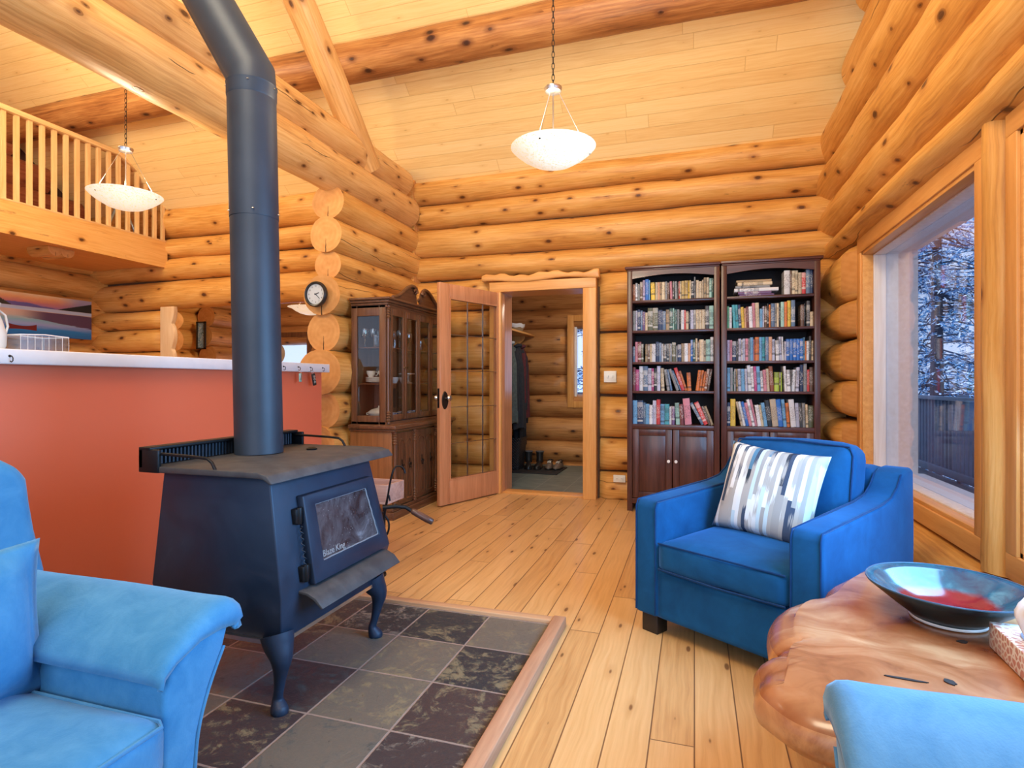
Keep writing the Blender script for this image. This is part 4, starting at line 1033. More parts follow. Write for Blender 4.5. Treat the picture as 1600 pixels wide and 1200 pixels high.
COL = {'w': ('white', (.66, .66, .68)), 'l': ('pale lavender', (.50, .50, .62)), 'L': ('lilac', (.42, .34, .50)), 'c': ('cream', (.62, .50, .33)), 'b': ('beige', (.50, .40, .28)), 't': ('tan', (.38, .27, .15)),
       'o': ('ochre', (.46, .32, .11)), 'y': ('yellow', (.72, .48, .05)), 'O': ('orange', (.62, .17, .03)), 'r': ('red', (.55, .04, .04)), 'R': ('maroon', (.15, .03, .03)), 'p': ('pink', (.58, .22, .27)),
       'P': ('peach', (.66, .36, .22)), 'm': ('magenta', (.40, .05, .18)), 'B': ('bright blue', (.02, .14, .50)), 'n': ('navy', (.015, .03, .09)), 's': ('sky blue', (.16, .38, .62)), 'd': ('dark grey', (.05, .05, .055)),
       'k': ('black', (.012, .012, .014)), 'g': ('grey', (.24, .24, .24)), 'G': ('dark green', (.03, .09, .07)), 'e': ('green', (.12, .36, .20)), 'q': ('turquoise', (.06, .32, .38)), 'h': ('mint', (.32, .52, .45)),
       'v': ('purple', (.14, .07, .17)), 'z': ('brown', (.12, .06, .035)), 'u': ('rust', (.26, .07, .02)), 'i': ('lime green', (.40, .50, .05)), 'f': ('slate blue', (.10, .16, .26)), 'a': ('olive', (.10, .10, .05))}
bn = NT('printed_book_cover'); oi = bn.node('ShaderNodeObjectInfo'); pc = bn.sep(bn.coord())
colr = oi.outputs['Color']; rnd_ = oi.outputs['Random']
# title blocks and bands printed across the spine: position and tone differ from book to book
zz_ = bn.math('DIVIDE', pc[2], .20)
b1 = bn.sstep(bn.math('ABSOLUTE', bn.math('SUBTRACT', zz_, bn.math('ADD', .12, bn.math('MULTIPLY', rnd_, .2)))), .035, .045, 1, 0)
b2 = bn.sstep(bn.math('ABSOLUTE', bn.math('SUBTRACT', zz_, bn.math('ADD', .60, bn.math('MULTIPLY', bn.math('FRACT', bn.math('MULTIPLY', rnd_, 7.3)), .3)))), .10, .11, 1, 0)
on = bn.math('GREATER_THAN', bn.math('FRACT', bn.math('MULTIPLY', rnd_, 13.7)), .55)
glyph = bn.sstep(bn.noise(bn.vec(bn.math('MULTIPLY', pc[0], 1.6), bn.math('MULTIPLY', rnd_, 50), bn.math('MULTIPLY', pc[2], .9)), 150, 1), .52, .58)
dark = bn.mix(.75, colr, (.02, .02, .025)); lite = bn.mix(.65, colr, (.75, .72, .66))
lum = bn.node('ShaderNodeRGBToBW'); bn.put(lum.inputs[0], colr); isl = bn.math('GREATER_THAN', lum.outputs[0], .22)
ink = bn.mix(isl, lite, dark)
inband = bn.sstep(bn.math('ABSOLUTE', bn.math('SUBTRACT', zz_, .55)), .28, .30, 1, 0)
cmix = bn.mix(bn.math('MULTIPLY', on, bn.math('MAXIMUM', bn.math('MULTIPLY', b1, .9), bn.math('MULTIPLY', b2, .55))), colr, ink)
cmix = bn.mix(bn.math('MULTIPLY', bn.math('MULTIPLY', glyph, inband), .75), cmix, ink)
M['book'] = bn.fin(cmix, .45); M['pages'] = plain('page_block', (.62, .56, .44), .9)
def book_mesh(w_, h_, d_):
    """spine faces -y; origin at the lower left of the spine"""
    bm = bmesh.new(); t = min(.0025, w_*.12)
    box(bm, (0, .004, 0), (t, d_, h_)); box(bm, (w_-t, .004, 0), (w_, d_, h_))
    pts = [(0, .004), (w_*.2, .001), (w_*.5, 0), (w_*.8, .001), (w_, .004), (w_, .008), (0, .008)]
    prism(bm, pts, 0, h_, 'z'); box(bm, (t, .008, .003), (w_-t, d_-.004, h_-.003), 1)
    me = bpy.data.meshes.new('book'); bmesh.ops.recalc_face_normals(bm, faces=bm.faces); bm.to_mesh(me); bm.free(); me.materials.append(M['book']); me.materials.append(M['pages']); return me
def ordn(n):
    base = ['first', 'second', 'third', 'fourth', 'fifth', 'sixth', 'seventh', 'eighth', 'ninth', 'tenth', 'eleventh', 'twelfth', 'thirteenth', 'fourteenth', 'fifteenth', 'sixteenth', 'seventeenth', 'eighteenth', 'nineteenth', 'twentieth']
    return base[n-1] if n <= 20 else 'twenty-'+base[n-21] if n < 30 else 'thirtieth' if n == 30 else 'thirty-'+base[n-31]
SHN = ['top', 'second', 'third', 'fourth', 'fifth']
def shelf_books(side, si, x0, x1, spec):
    """spec tokens: colour[width mm][.height cm][<tilt deg or >tilt], _ = gap mm"""
    z = shelvesL[4-si]+.0005; toks = spec.split(); items = []
    for tk in toks:
        if tk[0] == '_': items.append(('_', float(tk[1:])/1000)); continue
        c_ = tk[0]; rest = tk[1:]; tilt = 0.0
        for sg in '<>':
            if sg in rest: rest, q = rest.split(sg); tilt = R(float(q))*(1 if sg == '<' else -1)
        wd, ht = rest.split('.'); items.append((c_, float(wd)/1000, float(ht)/100, tilt))
    # total width, then scale the thicknesses so that the row fills as in the photo
    def total(s):
        x = 0; pt = 0.0; ph = 0
        for it in items:
            if it[0] == '_': x += it[1]; continue
            c_, wd, ht, tl = it; wd *= s
            if tl > pt: x += ht*(math.sin(tl)-math.sin(pt)) if pt >= 0 else ht*math.sin(tl)+min(ht, ph)*math.sin(-pt)
            x += wd*math.cos(tl)+.0006; pt = tl; ph = ht
        if pt < 0: x += ph*math.sin(-pt)
        return x
    s = 1.0
    for _ in range(30):
        tt = total(s); s *= ((x1-x0)/tt)**1.0 if abs(tt-(x1-x0)) > .0005 else 1
    x = x0; pt = 0.0; ph = 0; n = 0; N = sum(1 for i in items if i[0] != '_'); rr = random.Random(side+str(si))
    for it in items:
        if it[0] == '_': x += it[1]; pt = min(pt, 0) if pt < 0 else pt; continue
        c_, wd, ht, tl = it; wd *= s; n += 1
        if tl > pt: x += ht*(math.sin(tl)-math.sin(pt)) if pt >= 0 else ht*math.sin(tl)+min(ht, ph)*math.sin(-pt)
        o = link(bpy.data.objects.new('book', book_mesh(wd, ht, min(.20, ht*.78))))
        o.location = (x, BY0+.028+rr.uniform(0, .022), z+(wd*math.sin(-tl) if tl < 0 else 0)); o.rotation_euler = (0, -tl, 0)
        x += wd*math.cos(tl)+.0006; pt = tl; ph = ht
        nm, rgb = COL[c_]; j = rr.uniform(.85, 1.15); o.color = (rgb[0]*j, rgb[1]*j, rgb[2]*j, 1)
        th = 'thick ' if wd > .034 else 'slim ' if wd < .016 else ''
        ln = ', leaning' if abs(tl) > .12 else ''
        o['label'] = '%s%s book%s, %s from left on the %s shelf of the %s bookcase' % (th, nm, ln, ordn(n), SHN[si], side)
        if n == N: o['label'] = '%s%s book%s, rightmost on the %s shelf of the %s bookcase' % (th, nm, ln, SHN[si], side)
        o['category'] = 'book'; o['group'] = 'books on the %s shelf of the %s bookcase' % (SHN[si], side)
LX0, LX1, RX0, RX1 = -.527, .158, .266, .932
shelf_books('left', 0, LX0, LX1, 'u22.15 w18.16 g20.15.5 z24.17 L22.18 B28.19 s12.18 _4 y34.16<2 c22.16 P18.16 t14.16 c28.16 g20.16 z18.15.5 p20.16<2 d12.16 g24.16<2 z8.15 r8.16 c14.16 o26.16 o30.16.5 y10.16 c12.16 k24.15 g12.19 _4 b24.16 c24.15.5 b14.16 t22.18 b22.18 h20.17 G14.17'.replace('.15.5', '.15').replace('.16.5', '.16'))
shelf_books('left', 1, LX0, LX1, 'g22.18 l16.18 n24.19 f18.18 v22.17 c20.16 a42.20 a42.20 n38.18 f28.17 t28.18 G26.19 h12.19 G22.18 g18.18 k14.16 w26.17 r12.17 c22.16 k12.15 l28.17 g16.17 c24.17 c18.17 c30.17 d32.20 h34.20')
shelf_books('left', 2, LX0, LX1, 'f18.14 p20.18 R28.18 a16.16 _14 t18.16 z18.16 c14.16 w30.16 n24.18 f20.17 w14.16 d24.16 d18.16 g22.16 a28.17 g14.14 n28.15 t22.16 w28.16 P18.16 B16.19 G20.19 c14.20 z14.18 c32.19 b14.18 h34.19 w22.21')
shelf_books('left', 3, LX0, LX1, 'R22.21 m28.19 w32.22 f36.22 l30.20 m18.20 k24.20 l26.22 c26.20<2 g22.19<9 f16.19<10 g22.20<20 f14.19<22 r26.21<19 O20.18<18 O30.16<3 O26.18>7 O18.18>7 O18.17>8 u20.19>8 z18.19>9 _8'.replace('O30.16<3', 'O30.16<3 _34'))
shelf_books('left', 4, LX0, LX1, 's30.21 n38.21 f16.19 s26.18 w22.17 l26.21 r24.22 s30.18 q28.18 w16.16 v20.16 h28.19<3 R24.18<3 p44.23<5 _6 f20.21<28 r28.21<24 z18.17<21 t16.17<20'.replace('_6 ', ''))
shelf_books('right', 1, RX0, RX1, 'e20.19 w24.18 q26.20<3 q24.20<3 n26.20<3 y26.18<3 P18.17<2 R20.18<2 w32.18<2 p26.21<2 c34.21<2 s26.16 l14.18 z22.18 k16.20 O16.19 f34.20 g16.20 c18.20 k16.19 h30.21 O26.21 y30.22 f34.22 _40 k30.20 k14.19 _12 d30.21 c26.12'.replace('k30.20 k14.19 _12 ', 'z30.18 k14.19 _6 '))
shelf_books('right', 2, RX0, RX1, 'L24.18 p20.18 n32.17 d18.17 l24.19 w12.18 l22.19 p22.19 g16.19 s26.20 p12.18 O34.20 s24.20 q24.20 f28.20 P28.20 l24.18 w30.17<2 l18.20<3 w14.20<2 l16.16 B26.18 B28.18 B24.18 B30.18 B26.18 s10.19 O14.16 w20.16 d16.20 c14.16')
shelf_books('right', 3, RX0, RX1, 's26.20 g22.20 G12.17 w10.19 t14.19<2 l26.19<2 s30.19<2 l20.19<2 w28.22<3 w22.21<3 m22.21<3 s28.21<3 w22.17<3 p26.18<3 b22.19<3 u32.21<4 i38.16 a10.16 i12.16 _6 w20.21<3 w26.18<2 g8.18 w26.18>3 l26.20>2 n28.22 g26.23 r20.18 z28.20')
shelf_books('right', 4, RX0, RX1, 'n26.20 y38.23 _4 b18.21<12 w20.21<12 B22.21<12 p26.20<12 w20.23<12 p20.23<12 w28.18<8 c18.18<8 s26.20<8 k36.22<7 b44.23<6 B34.23<6 s24.23<5 O24.20<4 w38.23<5 l26.20<3 d20.20<3 g22.20<2 c16.19<2 a34.18'.replace('_4 ', ''))
# top shelf, right bookcase: a flat stack and a short upright row
zt = shelvesL[4]+.001
for k, (c_, th, ln, dx) in enumerate((('v', .016, .27, .02), ('v', .022, .26, .01), ('w', .028, .345, -.02), ('g', .022, .27, -.012), ('c', .028, .27, .006), ('t', .018, .275, -.004))):
    o = link(bpy.data.objects.new('book', book_mesh(th, ln, .19)))
    o.location = (.345+dx, BY0+.03, zt+th); o.rotation_euler = (0, PI/2, 0); zt += th+.0006
    nm, rgb = COL[c_]; o.color = (*rgb, 1); o['category'] = 'book'; o['group'] = 'books lying flat on the top shelf of the right bookcase'
    o['label'] = '%s book lying flat, %s of the stack on the top right shelf' % (nm, ('bottom', 'second from bottom', 'third from bottom', 'third from top', 'second from top', 'topmost')[k])
shelf_books('right', 0, .712, RX1, 'w40.20 z14.20 c24.20 c20.20 b24.18 r28.18 f28.20 n20.20')

# ================================================================== ARMCHAIR
ac = empty('armchair', (-.262, 2.731, 0), -R(33.2)); tag(ac, 'navy blue velvet armchair with a striped throw pillow, before the bookcases', 'armchair')
def ab(name, lo, hi, mat=M['navy'], r=.02, **k): return rbox(name, lo, hi, mat, ac, r, **k)
AW, AD = .83, .97
ab('base', (.10, .012, .085), (AW-.10, .90, .30), r=.012)
def arm_mesh(x0, x1):
    prof = [(0, .088), (AD, .088), (AD+.01, .45), (AD, .745), (AD-.03, .758), (AD-.10, .755), (AD-.15, .735), (AD-.20, .685), (AD-.27, .648), (AD-.38, .632), (.30, .618), (.04, .610), (.012, .600), (.0, .575)]
    bm = bmesh.new(); prism(bm, prof, x0, x1, 'x'); return bm
for x0, x1 in ((0, .118), (AW-.118, AW)):
    a_ = obj('arm', arm_mesh(x0, x1), M['navy'], ac, bevel=.016, seg=4)
    for x in (x0+.006, x1-.006):
        bm = bmesh.new(); tube(bm, [(x, -.001, .10), (x, -.001, .58), (x, .012, .606), (x, .30, .620), (x, AD-.38, .634), (x, AD-.27, .650), (x, AD-.20, .687), (x, AD-.15, .737)], .004, 6)
        obj('piping', bm, M['navy_pipe'], a_, smooth=60)
ab('back_frame', (.118, .80, .09), (AW-.118, AD, .755), r=.025)
sc_ = ab('seat_cushion', (.122, -.005, .302), (AW-.122, .72, .436), r=.028, crown=(.0, .010, .022), wob=.006)
bm = bmesh.new(); tube(bm, [(.13, -.004, .428), (AW/2, -.016, .432), (AW-.13, -.004, .428)], .0042, 6); tube(bm, [(.13, -.004, .312), (AW/2, -.012, .308), (AW-.13, -.004, .312)], .0042, 6); obj('piping', bm, M['navy_pipe'], sc_, smooth=60)
bc = rbox('back_cushion', (-.285, -.10, -.215), (.285, .10, .225), M['navy'], ac, .06, crown=(.0, .030, .012), wob=.008, seed=3)
bc.location = (AW/2, .695, .640); bc.rotation_euler = (-R(10), 0, 0)
bm = bmesh.new(); tube(bm, [(-.278, -.075, -.15), (-.278, -.080, .17), (-.262, -.082, .208), (0, -.088, .222), (.262, -.082, .208), (.278, -.080, .17), (.278, -.075, -.15)], .0045, 6); obj('piping', bm, M['navy_pipe'], bc, smooth=60)
for x in (.02, AW-.11):
    for y in (.025, AD-.11): obj('leg', B((x, y, 0), (x+.085, y+.075, .09)), M['blackleg'], ac, bevel=.003)
# striped pillow
n = NT('brushed_stripe_fabric'); pc = n.sep(n.coord()); px2 = n.math('MULTIPLY', pc[0], 1.0); pz = pc[2]
colid = n.math('FLOOR', n.math('MULTIPLY', pc[0], 44)); rv_ = n.white(n.vec(colid, 1.0)); rv2 = n.white(n.vec(colid, 5.0))
fx_ = n.math('ADD', pc[0], n.math('MULTIPLY', n.math('SUBTRACT', n.noise(n.vec(n.math('MULTIPLY', pc[0], 60), n.math('MULTIPLY', pz, 9)), 1, 2), .5), .006))
cid = n.math('FLOOR', n.math('MULTIPLY', fx_, 58)); seg_ = n.noise(n.vec(n.math('MULTIPLY', cid, 3.17), n.math('MULTIPLY', pz, 3.6)), 1.0, 2, .5)
tone = n.white(n.vec(cid, n.math('FLOOR', n.math('MULTIPLY', n.math('ADD', pz, n.math('MULTIPLY', n.white(n.vec(cid, 2.0)), .5)), 3.4)), 3.0))
cst = n.ramp(tone, [(0, (.72, .72, .70)), (.22, (.34, .33, .32)), (.42, (.055, .075, .12)), (.52, (.50, .62, .68)), (.64, (.09, .20, .30)), (.74, (.70, .72, .72)), (.88, (.03, .04, .06))], 'CONSTANT')
msk = n.sstep(n.math('ADD', seg_, n.math('MULTIPLY', n.math('SUBTRACT', n.noise(n.vec(n.math('MULTIPLY', pc[0], 420), n.math('MULTIPLY', pz, 14)), 1, 2), .5), .22)), .43, .48)
n.bump(n.noise(n.coord(), 400, 1), .15, .002)
M['stripe'] = n.fin(n.mix(msk, (.40, .375, .35), cst), .9, spec=.1)
pw = pillow('throw_pillow', .46, .43, .15, M['stripe'])
tag(pw, 'square cushion with blue, grey and white brush stripes on the navy armchair', 'cushion')
loc_ = Matrix.Translation(ac.location) @ Matrix.Rotation(-R(33.2), 4, 'Z')
pw.matrix_world = loc_ @ Matrix.Translation((.405, .455, .640)) @ Matrix.Rotation(-R(20), 4, 'X') @ Matrix.Rotation(R(2), 4, 'Z') @ Matrix.Rotation(R(4), 4, 'Y')

# ================================================================== BURL TABLE
tb = empty('coffee_table', (.62, 1.75, 0)); tag(tb, 'live edge burl wood coffee table between the armchair and sofa', 'table')
out = [(.395, 2.065), (.438, 2.16), (.524, 2.305), (.60, 2.395), (.70, 2.430), (.775, 2.40), (.873, 2.385), (.945, 2.345), (.985, 2.24), (1.0, 2.02), (.99, 1.72), (.95, 1.45), (.84, 1.25), (.66, 1.19), (.47, 1.21), (.30, 1.24), (.19, 1.29), (.130, 1.36), (.142, 1.440), (.150, 1.500), (.166, 1.540), (.190, 1.565), (.196, 1.59), (.186, 1.63), (.192, 1.70), (.214, 1.80), (.247, 1.885), (.285, 1.940), (.335, 1.975)]
loop = catmull([(a, b, 0) for a, b in out], 8); cen = Vector((.60, 1.80, 0)); N = len(loop)
bm = bmesh.new(); rings = []
prf = [(-.33, .498), (-.22, .499), (-.14, .500), (-.085, .498), (-.058, .494), (-.036, .486), (-.018, .474), (-.004, .455), (.004, .432), (.002, .408), (-.010, .386), (-.032, .370), (-.065, .360), (-.15, .355)]
nrm = []
for i in range(N):
    d = loop[(i+1) % N]-loop[i-1]; nn = Vector((d.y, -d.x, 0)).normalized()
    if nn.dot(loop[i]-cen) < 0: nn = -nn
    nrm.append(nn)
for off, z in prf:
    ring = []
    for i, p_ in enumerate(loop):
        if off > -.07:
            wob = .016*mnoise.noise(Vector((p_.x*7, p_.y*7, z*9)))*min(1, (.5-z)/.05)
            low = .03*mnoise.noise(Vector((p_.x*5, p_.y*5, 3)))*min(1, (.5-z)/.09)
            q = p_+nrm[i]*(off+wob)
        else:
            k = 1+off*1.9; q = cen+(p_-cen)*k; low = 0
        ring.append(bm.verts.new((q.x, q.y, z+low)))
    rings.append(ring)
for a, b in zip(rings, rings[1:]):
    for k in range(N): bm.faces.new((a[k], a[(k+1) % N], b[(k+1) % N], b[k])).material_index = 0 if a[0].co.z > .470 else 1
bm.faces.new(rings[0]); bm.faces.new(rings[-1][::-1]).material_index = 1
relmesh(tb, 'slab_top', bm, [M['burl'], M['burl_edge']], smooth=50)
for k, (x, y, sx, sy, a) in enumerate(((.528, 1.477, .010, .013, .4), (.44, 1.462, .040, .004, -.1), (.640, 1.716, .012, .008, .2))):
    bm = bmesh.new(); pts = []
    for j in range(22):
        q = 2*PI*j/22; rr_ = 1+.35*mnoise.noise(Vector((math.cos(q)*2, math.sin(q)*2, k*3))); pts.append((x+(sx*math.cos(q)*math.cos(a)-sy*math.sin(q)*math.sin(a))*rr_, y+(sx*math.cos(q)*math.sin(a)+sy*math.sin(q)*math.cos(a))*rr_))
    prism(bm, pts, .4985, .5012, 'z'); relmesh(tb, 'bark_hole', bm, M['dark_hole'])
for x, y, lx, ly in ((.335, 1.42, -.01, -.02), (.86, 1.5, .02, -.02), (.60, 2.18, 0, .02)):
    bm = bmesh.new(); tube(bm, [(x+lx*k*1.4+.008*math.sin(k*2), y+ly*k*1.4, .385-.385*k/5) for k in range(6)], [.085, .06, .048, .046, .052, .060], 16); relmesh(tb, 'leg', bm, M['burl_edge'], smooth=60)
# bowl
n = NT('glazed_bowl'); pc = n.sep(n.coord()); r2 = n.math('SQRT', n.math('ADD', n.math('MULTIPLY', pc[0], pc[0]), n.math('MULTIPLY', pc[1], pc[1])))
wf = n.noise(n.coord(), 14, 4, .6, .5); rr = n.math('ADD', r2, n.math('MULTIPLY', n.math('SUBTRACT', wf, .5), .03))
teal = n.ramp(wf, [(.3, (.005, .028, .055)), (.55, (.010, .075, .105)), (.75, (.05, .17, .19))])
red = n.ramp(wf, [(.3, (.13, .003, .010)), (.7, (.22, .012, .018))])
M['bowl_in'] = n.fin(n.mix(n.sstep(rr, .105, .125, 1, 0), teal, red), .12, coat=.6)
n = NT('bowl_outside'); wf = n.noise(n.coord(), 9, 4); M['bowl_out'] = n.fin(n.ramp(wf, [(.4, (.004, .012, .016)), (.7, (.008, .04, .05))]), .3, spec=.3)
e_ = empty('ceramic_bowl', (.662, 1.865, .501)); tag(e_, 'wide teal ceramic bowl with a deep red centre on the burl table', 'bowl')
Rb = .192
bm = bmesh.new(); lathe(bm, [(0, .022), (.05, .023), (.09, .034), (.13, .058), (.17, .084), (Rb-.004, .0945), (Rb, .094)], 64); obj('inside_glaze', bm, M['bowl_in'], e_, smooth=180)
bm = bmesh.new(); lathe(bm, [(Rb, .094), (Rb-.001, .089), (.165, .068), (.13, .040), (.095, .014), (.088, .008), (.086, .0), (.078, 0), (.076, .008), (0, .010)], 64); obj('outside_glaze', bm, M['bowl_out'], e_, smooth=40)
bm = bmesh.new(); lathe(bm, [(.080, 0), (.0885, 0), (.090, .004), (.088, .007)], 48); obj('foot_ring', bm, M['porc'], e_, smooth=50)
bm = bmesh.new(); tube(bm, [(Rb*math.cos(a), Rb*math.sin(a), .0945) for a in [2*PI*k/64 for k in range(64)]], .0022, 6, closed=True); obj('rim', bm, plain('rim_glaze', (.04, .10, .16), .12), e_, smooth=60)
# tissue box
n = NT('pink_mosaic_card'); d_ = n.voro(n.coord(), 62, 'DISTANCE_TO_EDGE'); g_ = n.sstep(d_, .10, .17)
M['mosaic'] = n.fin(n.mix(g_, (.78, .72, .66), n.ramp(n.noise(n.coord(), 12, 2), [(.4, (.52, .25, .20)), (.6, (.62, .36, .30))])), .5)
e_ = empty('tissue_box', (.742, 1.585, .501), R(-3)); tag(e_, 'pink and cream patterned tissue box on the burl table beside the bowl', 'tissue box')
bw, bd, bh = .115, .235, .062
bm = bmesh.new(); t = .004
box(bm, (-bw/2, -bd/2, 0), (bw/2, bd/2, bh-.001)); obj('carton', bm, M['mosaic'], e_, bevel=.002)
bm = bmesh.new(); lathe(bm, [(0, bh), (.03, bh), (.03, bh+.0012), (0, bh+.0012)], 28, sx=1, sy=2.3); obj('opening_film', bm, plain('grey_film', (.22, .22, .30), .3), e_)
bm = bmesh.new(); rn = random.Random(3); rings = []
for k, (z, r) in enumerate(((0, .022), (.02, .030), (.045, .040), (.07, .046), (.095, .030), (.112, .006))):
    rings.append([bm.verts.new(((r*(1+.35*math.sin(j*2.2+k)))*math.cos(2*PI*j/18)*1.0, (r*1.3*(1+.3*math.sin(j*1.7+k*2)))*math.sin(2*PI*j/18), bh+z+.008*math.sin(j*1.3))) for j in range(18)])
for a, b in zip(rings, rings[1:]):
    for k in range(18): bm.faces.new((a[k], a[(k+1) % 18], b[(k+1) % 18], b[k]))
obj('tissue', bm, plain('white_tissue', (.80, .82, .86), .9), e_, subd=1)

# ================================================================== SOFAS
def sofa(name, label, origin, mirror, mat, ylen=1.9):
    """faces +x (mirror: -x); far arm's outer edge at y = 0 and seats stretch towards -y"""
    e_ = empty(name, origin); tag(e_, label, 'sofa'); m = -1 if mirror else 1
    def rb(nm, lo, hi, r=.03, parent=None, **k):
        lo, hi = list(lo), list(hi)
        if m < 0: lo[0], hi[0] = -hi[0], -lo[0]
        return rbox(nm, lo, hi, mat, parent or e_, r, **k)
    # x: 0 at arm front, negative to the back
    def arm(y0, sgn):
        # flared arm: profile in (across, z); across grows outwards
        body = [(-.205, .06), (-.205, .46), (-.19, .50), (-.10, .56), (-.03, .580), (-.012, .565), (-.035, .50), (-.080, .42), (-.112, .33), (-.122, .22), (-.120, .06)]
        bm = bmesh.new(); prism(bm, [(y0+sgn*a, z) for a, z in body], -m*.80, 0, 'x'); a_ = obj('arm', bm, mat, e_, bevel=.012, seg=3)
        # loose sleeve over the arm with hanging inner edge
        bm = bmesh.new(); sec = [(-.222, .492), (-.215, .515), (-.185, .545), (-.12, .585), (-.06, .604), (-.020, .608), (.0, .600), (.006, .585), (-.004, .560), (-.016, .540)]
        nx = 14; g = []
        for i in range(nx+1):
            tt = i/nx; xx = -.735+.700*tt; row = []
            for a, z in sec:
                zz = z+.004*mnoise.noise(Vector((xx*4, a*5, y0))); row.append(bm.verts.new((m*xx, y0+sgn*a, zz)))
            g.append(row)
        for i in range(nx):
            for j in range(len(sec)-1): bm.faces.new((g[i][j], g[i][j+1], g[i+1][j+1], g[i+1][j]))
        # front drop of the sleeve
        prev = g[nx]
        for fx_, dz, dw in ((-.012, .004, 0), (.004, .016, .003), (.010, .035, .003), (.008, .062, .0)):
            inn = [bm.verts.new((m*fx_, y0+sgn*(a+(dw if j in (6, 7) else 0)), z-dz*(.18+.82*min(1, max(0, (a+.222)/.2)))*(1, 1, 1, 1, 1, 1, 1, .8, .45, .1)[j])) for j, (a, z) in enumerate(sec)]
            for j in range(len(sec)-1): bm.faces.new((prev[j], prev[j+1], inn[j+1], inn[j]))
            prev = inn
        slv = obj('arm_sleeve', bm, mat, a_, smooth=60); so = slv.modifiers.new('t', 'SOLIDIFY'); so.thickness = .012; so.offset = 0
        bm = bmesh.new(); tube(bm, catmull([(m*.0, y0+sgn*(a-.002), z) for a, z in body[6:]], 4, False), .0045, 6); obj('piping', bm, mat, a_, smooth=60)
    arm(0, 1); arm(-ylen, -1)
    rb('base', (-.82, -ylen+.16, .05), (-.02, -.16, .30), .02)
    ns = 2; L_ = (ylen-.43)/ns
    for k in range(ns):
        y1 = -.215-L_*k; y0 = y1-L_+.006
        c_ = rb('seat_cushion', (-.72, y0, .30), (.03, y1, .425), .03, crown=(.012, 0, .016), wob=.006, seed=k)
        bm = bmesh.new(); tube(bm, [(m*-.6, y1-.005, .415), (m*.005, y1-.006, .415), (m*.028, y1-.02, .415), (m*.036, (y0+y1)/2, .415), (m*.028, y0+.02, .415), (m*.005, y0+.006, .415)], .005, 6); obj('piping', bm, mat, c_, smooth=60)
    # back with rounded upper corners, leaning away; it widens towards the arms
    bk = [(.0, .05), (.035, .60), (.012, .72), (.002, .80), (-.004, .87), (-.028, .915), (-.08, .938), (-.20, .945)]
    ful = bk+[(-ylen-a, z) for a, z in bk[::-1]]
    bm = bmesh.new(); prism(bm, ful, 0, .20, 'x')
    for v in bm.verts: t_ = (v.co.z-.05); v.co.x = m*(-.88-.05*t_+(v.co.x if v.co.x < .1 else .20))
    obj('back', bm, mat, e_, bevel=.045, seg=5)
    for x in (-.95, -.06):
        for y in (-.22, -ylen+.14): obj('foot', B((m*x-.03 if m > 0 else m*x-.03, y, 0), (m*x+.03, y+.06, .055)), M['blackleg'], e_)
    return e_
sofa('sofa', 'light blue suede sofa with flared arms left of the stove', (-1.108, 1.178, 0), False, M['sky'])
s2_ = sofa('sofa', 'grey blue suede sofa at the lower right corner, mostly out of view', (.240, 1.190, 0), True, M['sky2'])
s2_.scale = (.80, 1, 1)
pl = pillow('sofa_pillow', .46, .36, .16, M['sky'], flange=.14, seed=5); tag(pl, 'light blue flanged pillow on the sofa at the left', 'cushion')
pl.matrix_world = Matrix.Translation((-1.525, .765, .590)) @ Matrix.Rotation(R(86), 4, 'Z') @ Matrix.Rotation(-R(6), 4, 'X')

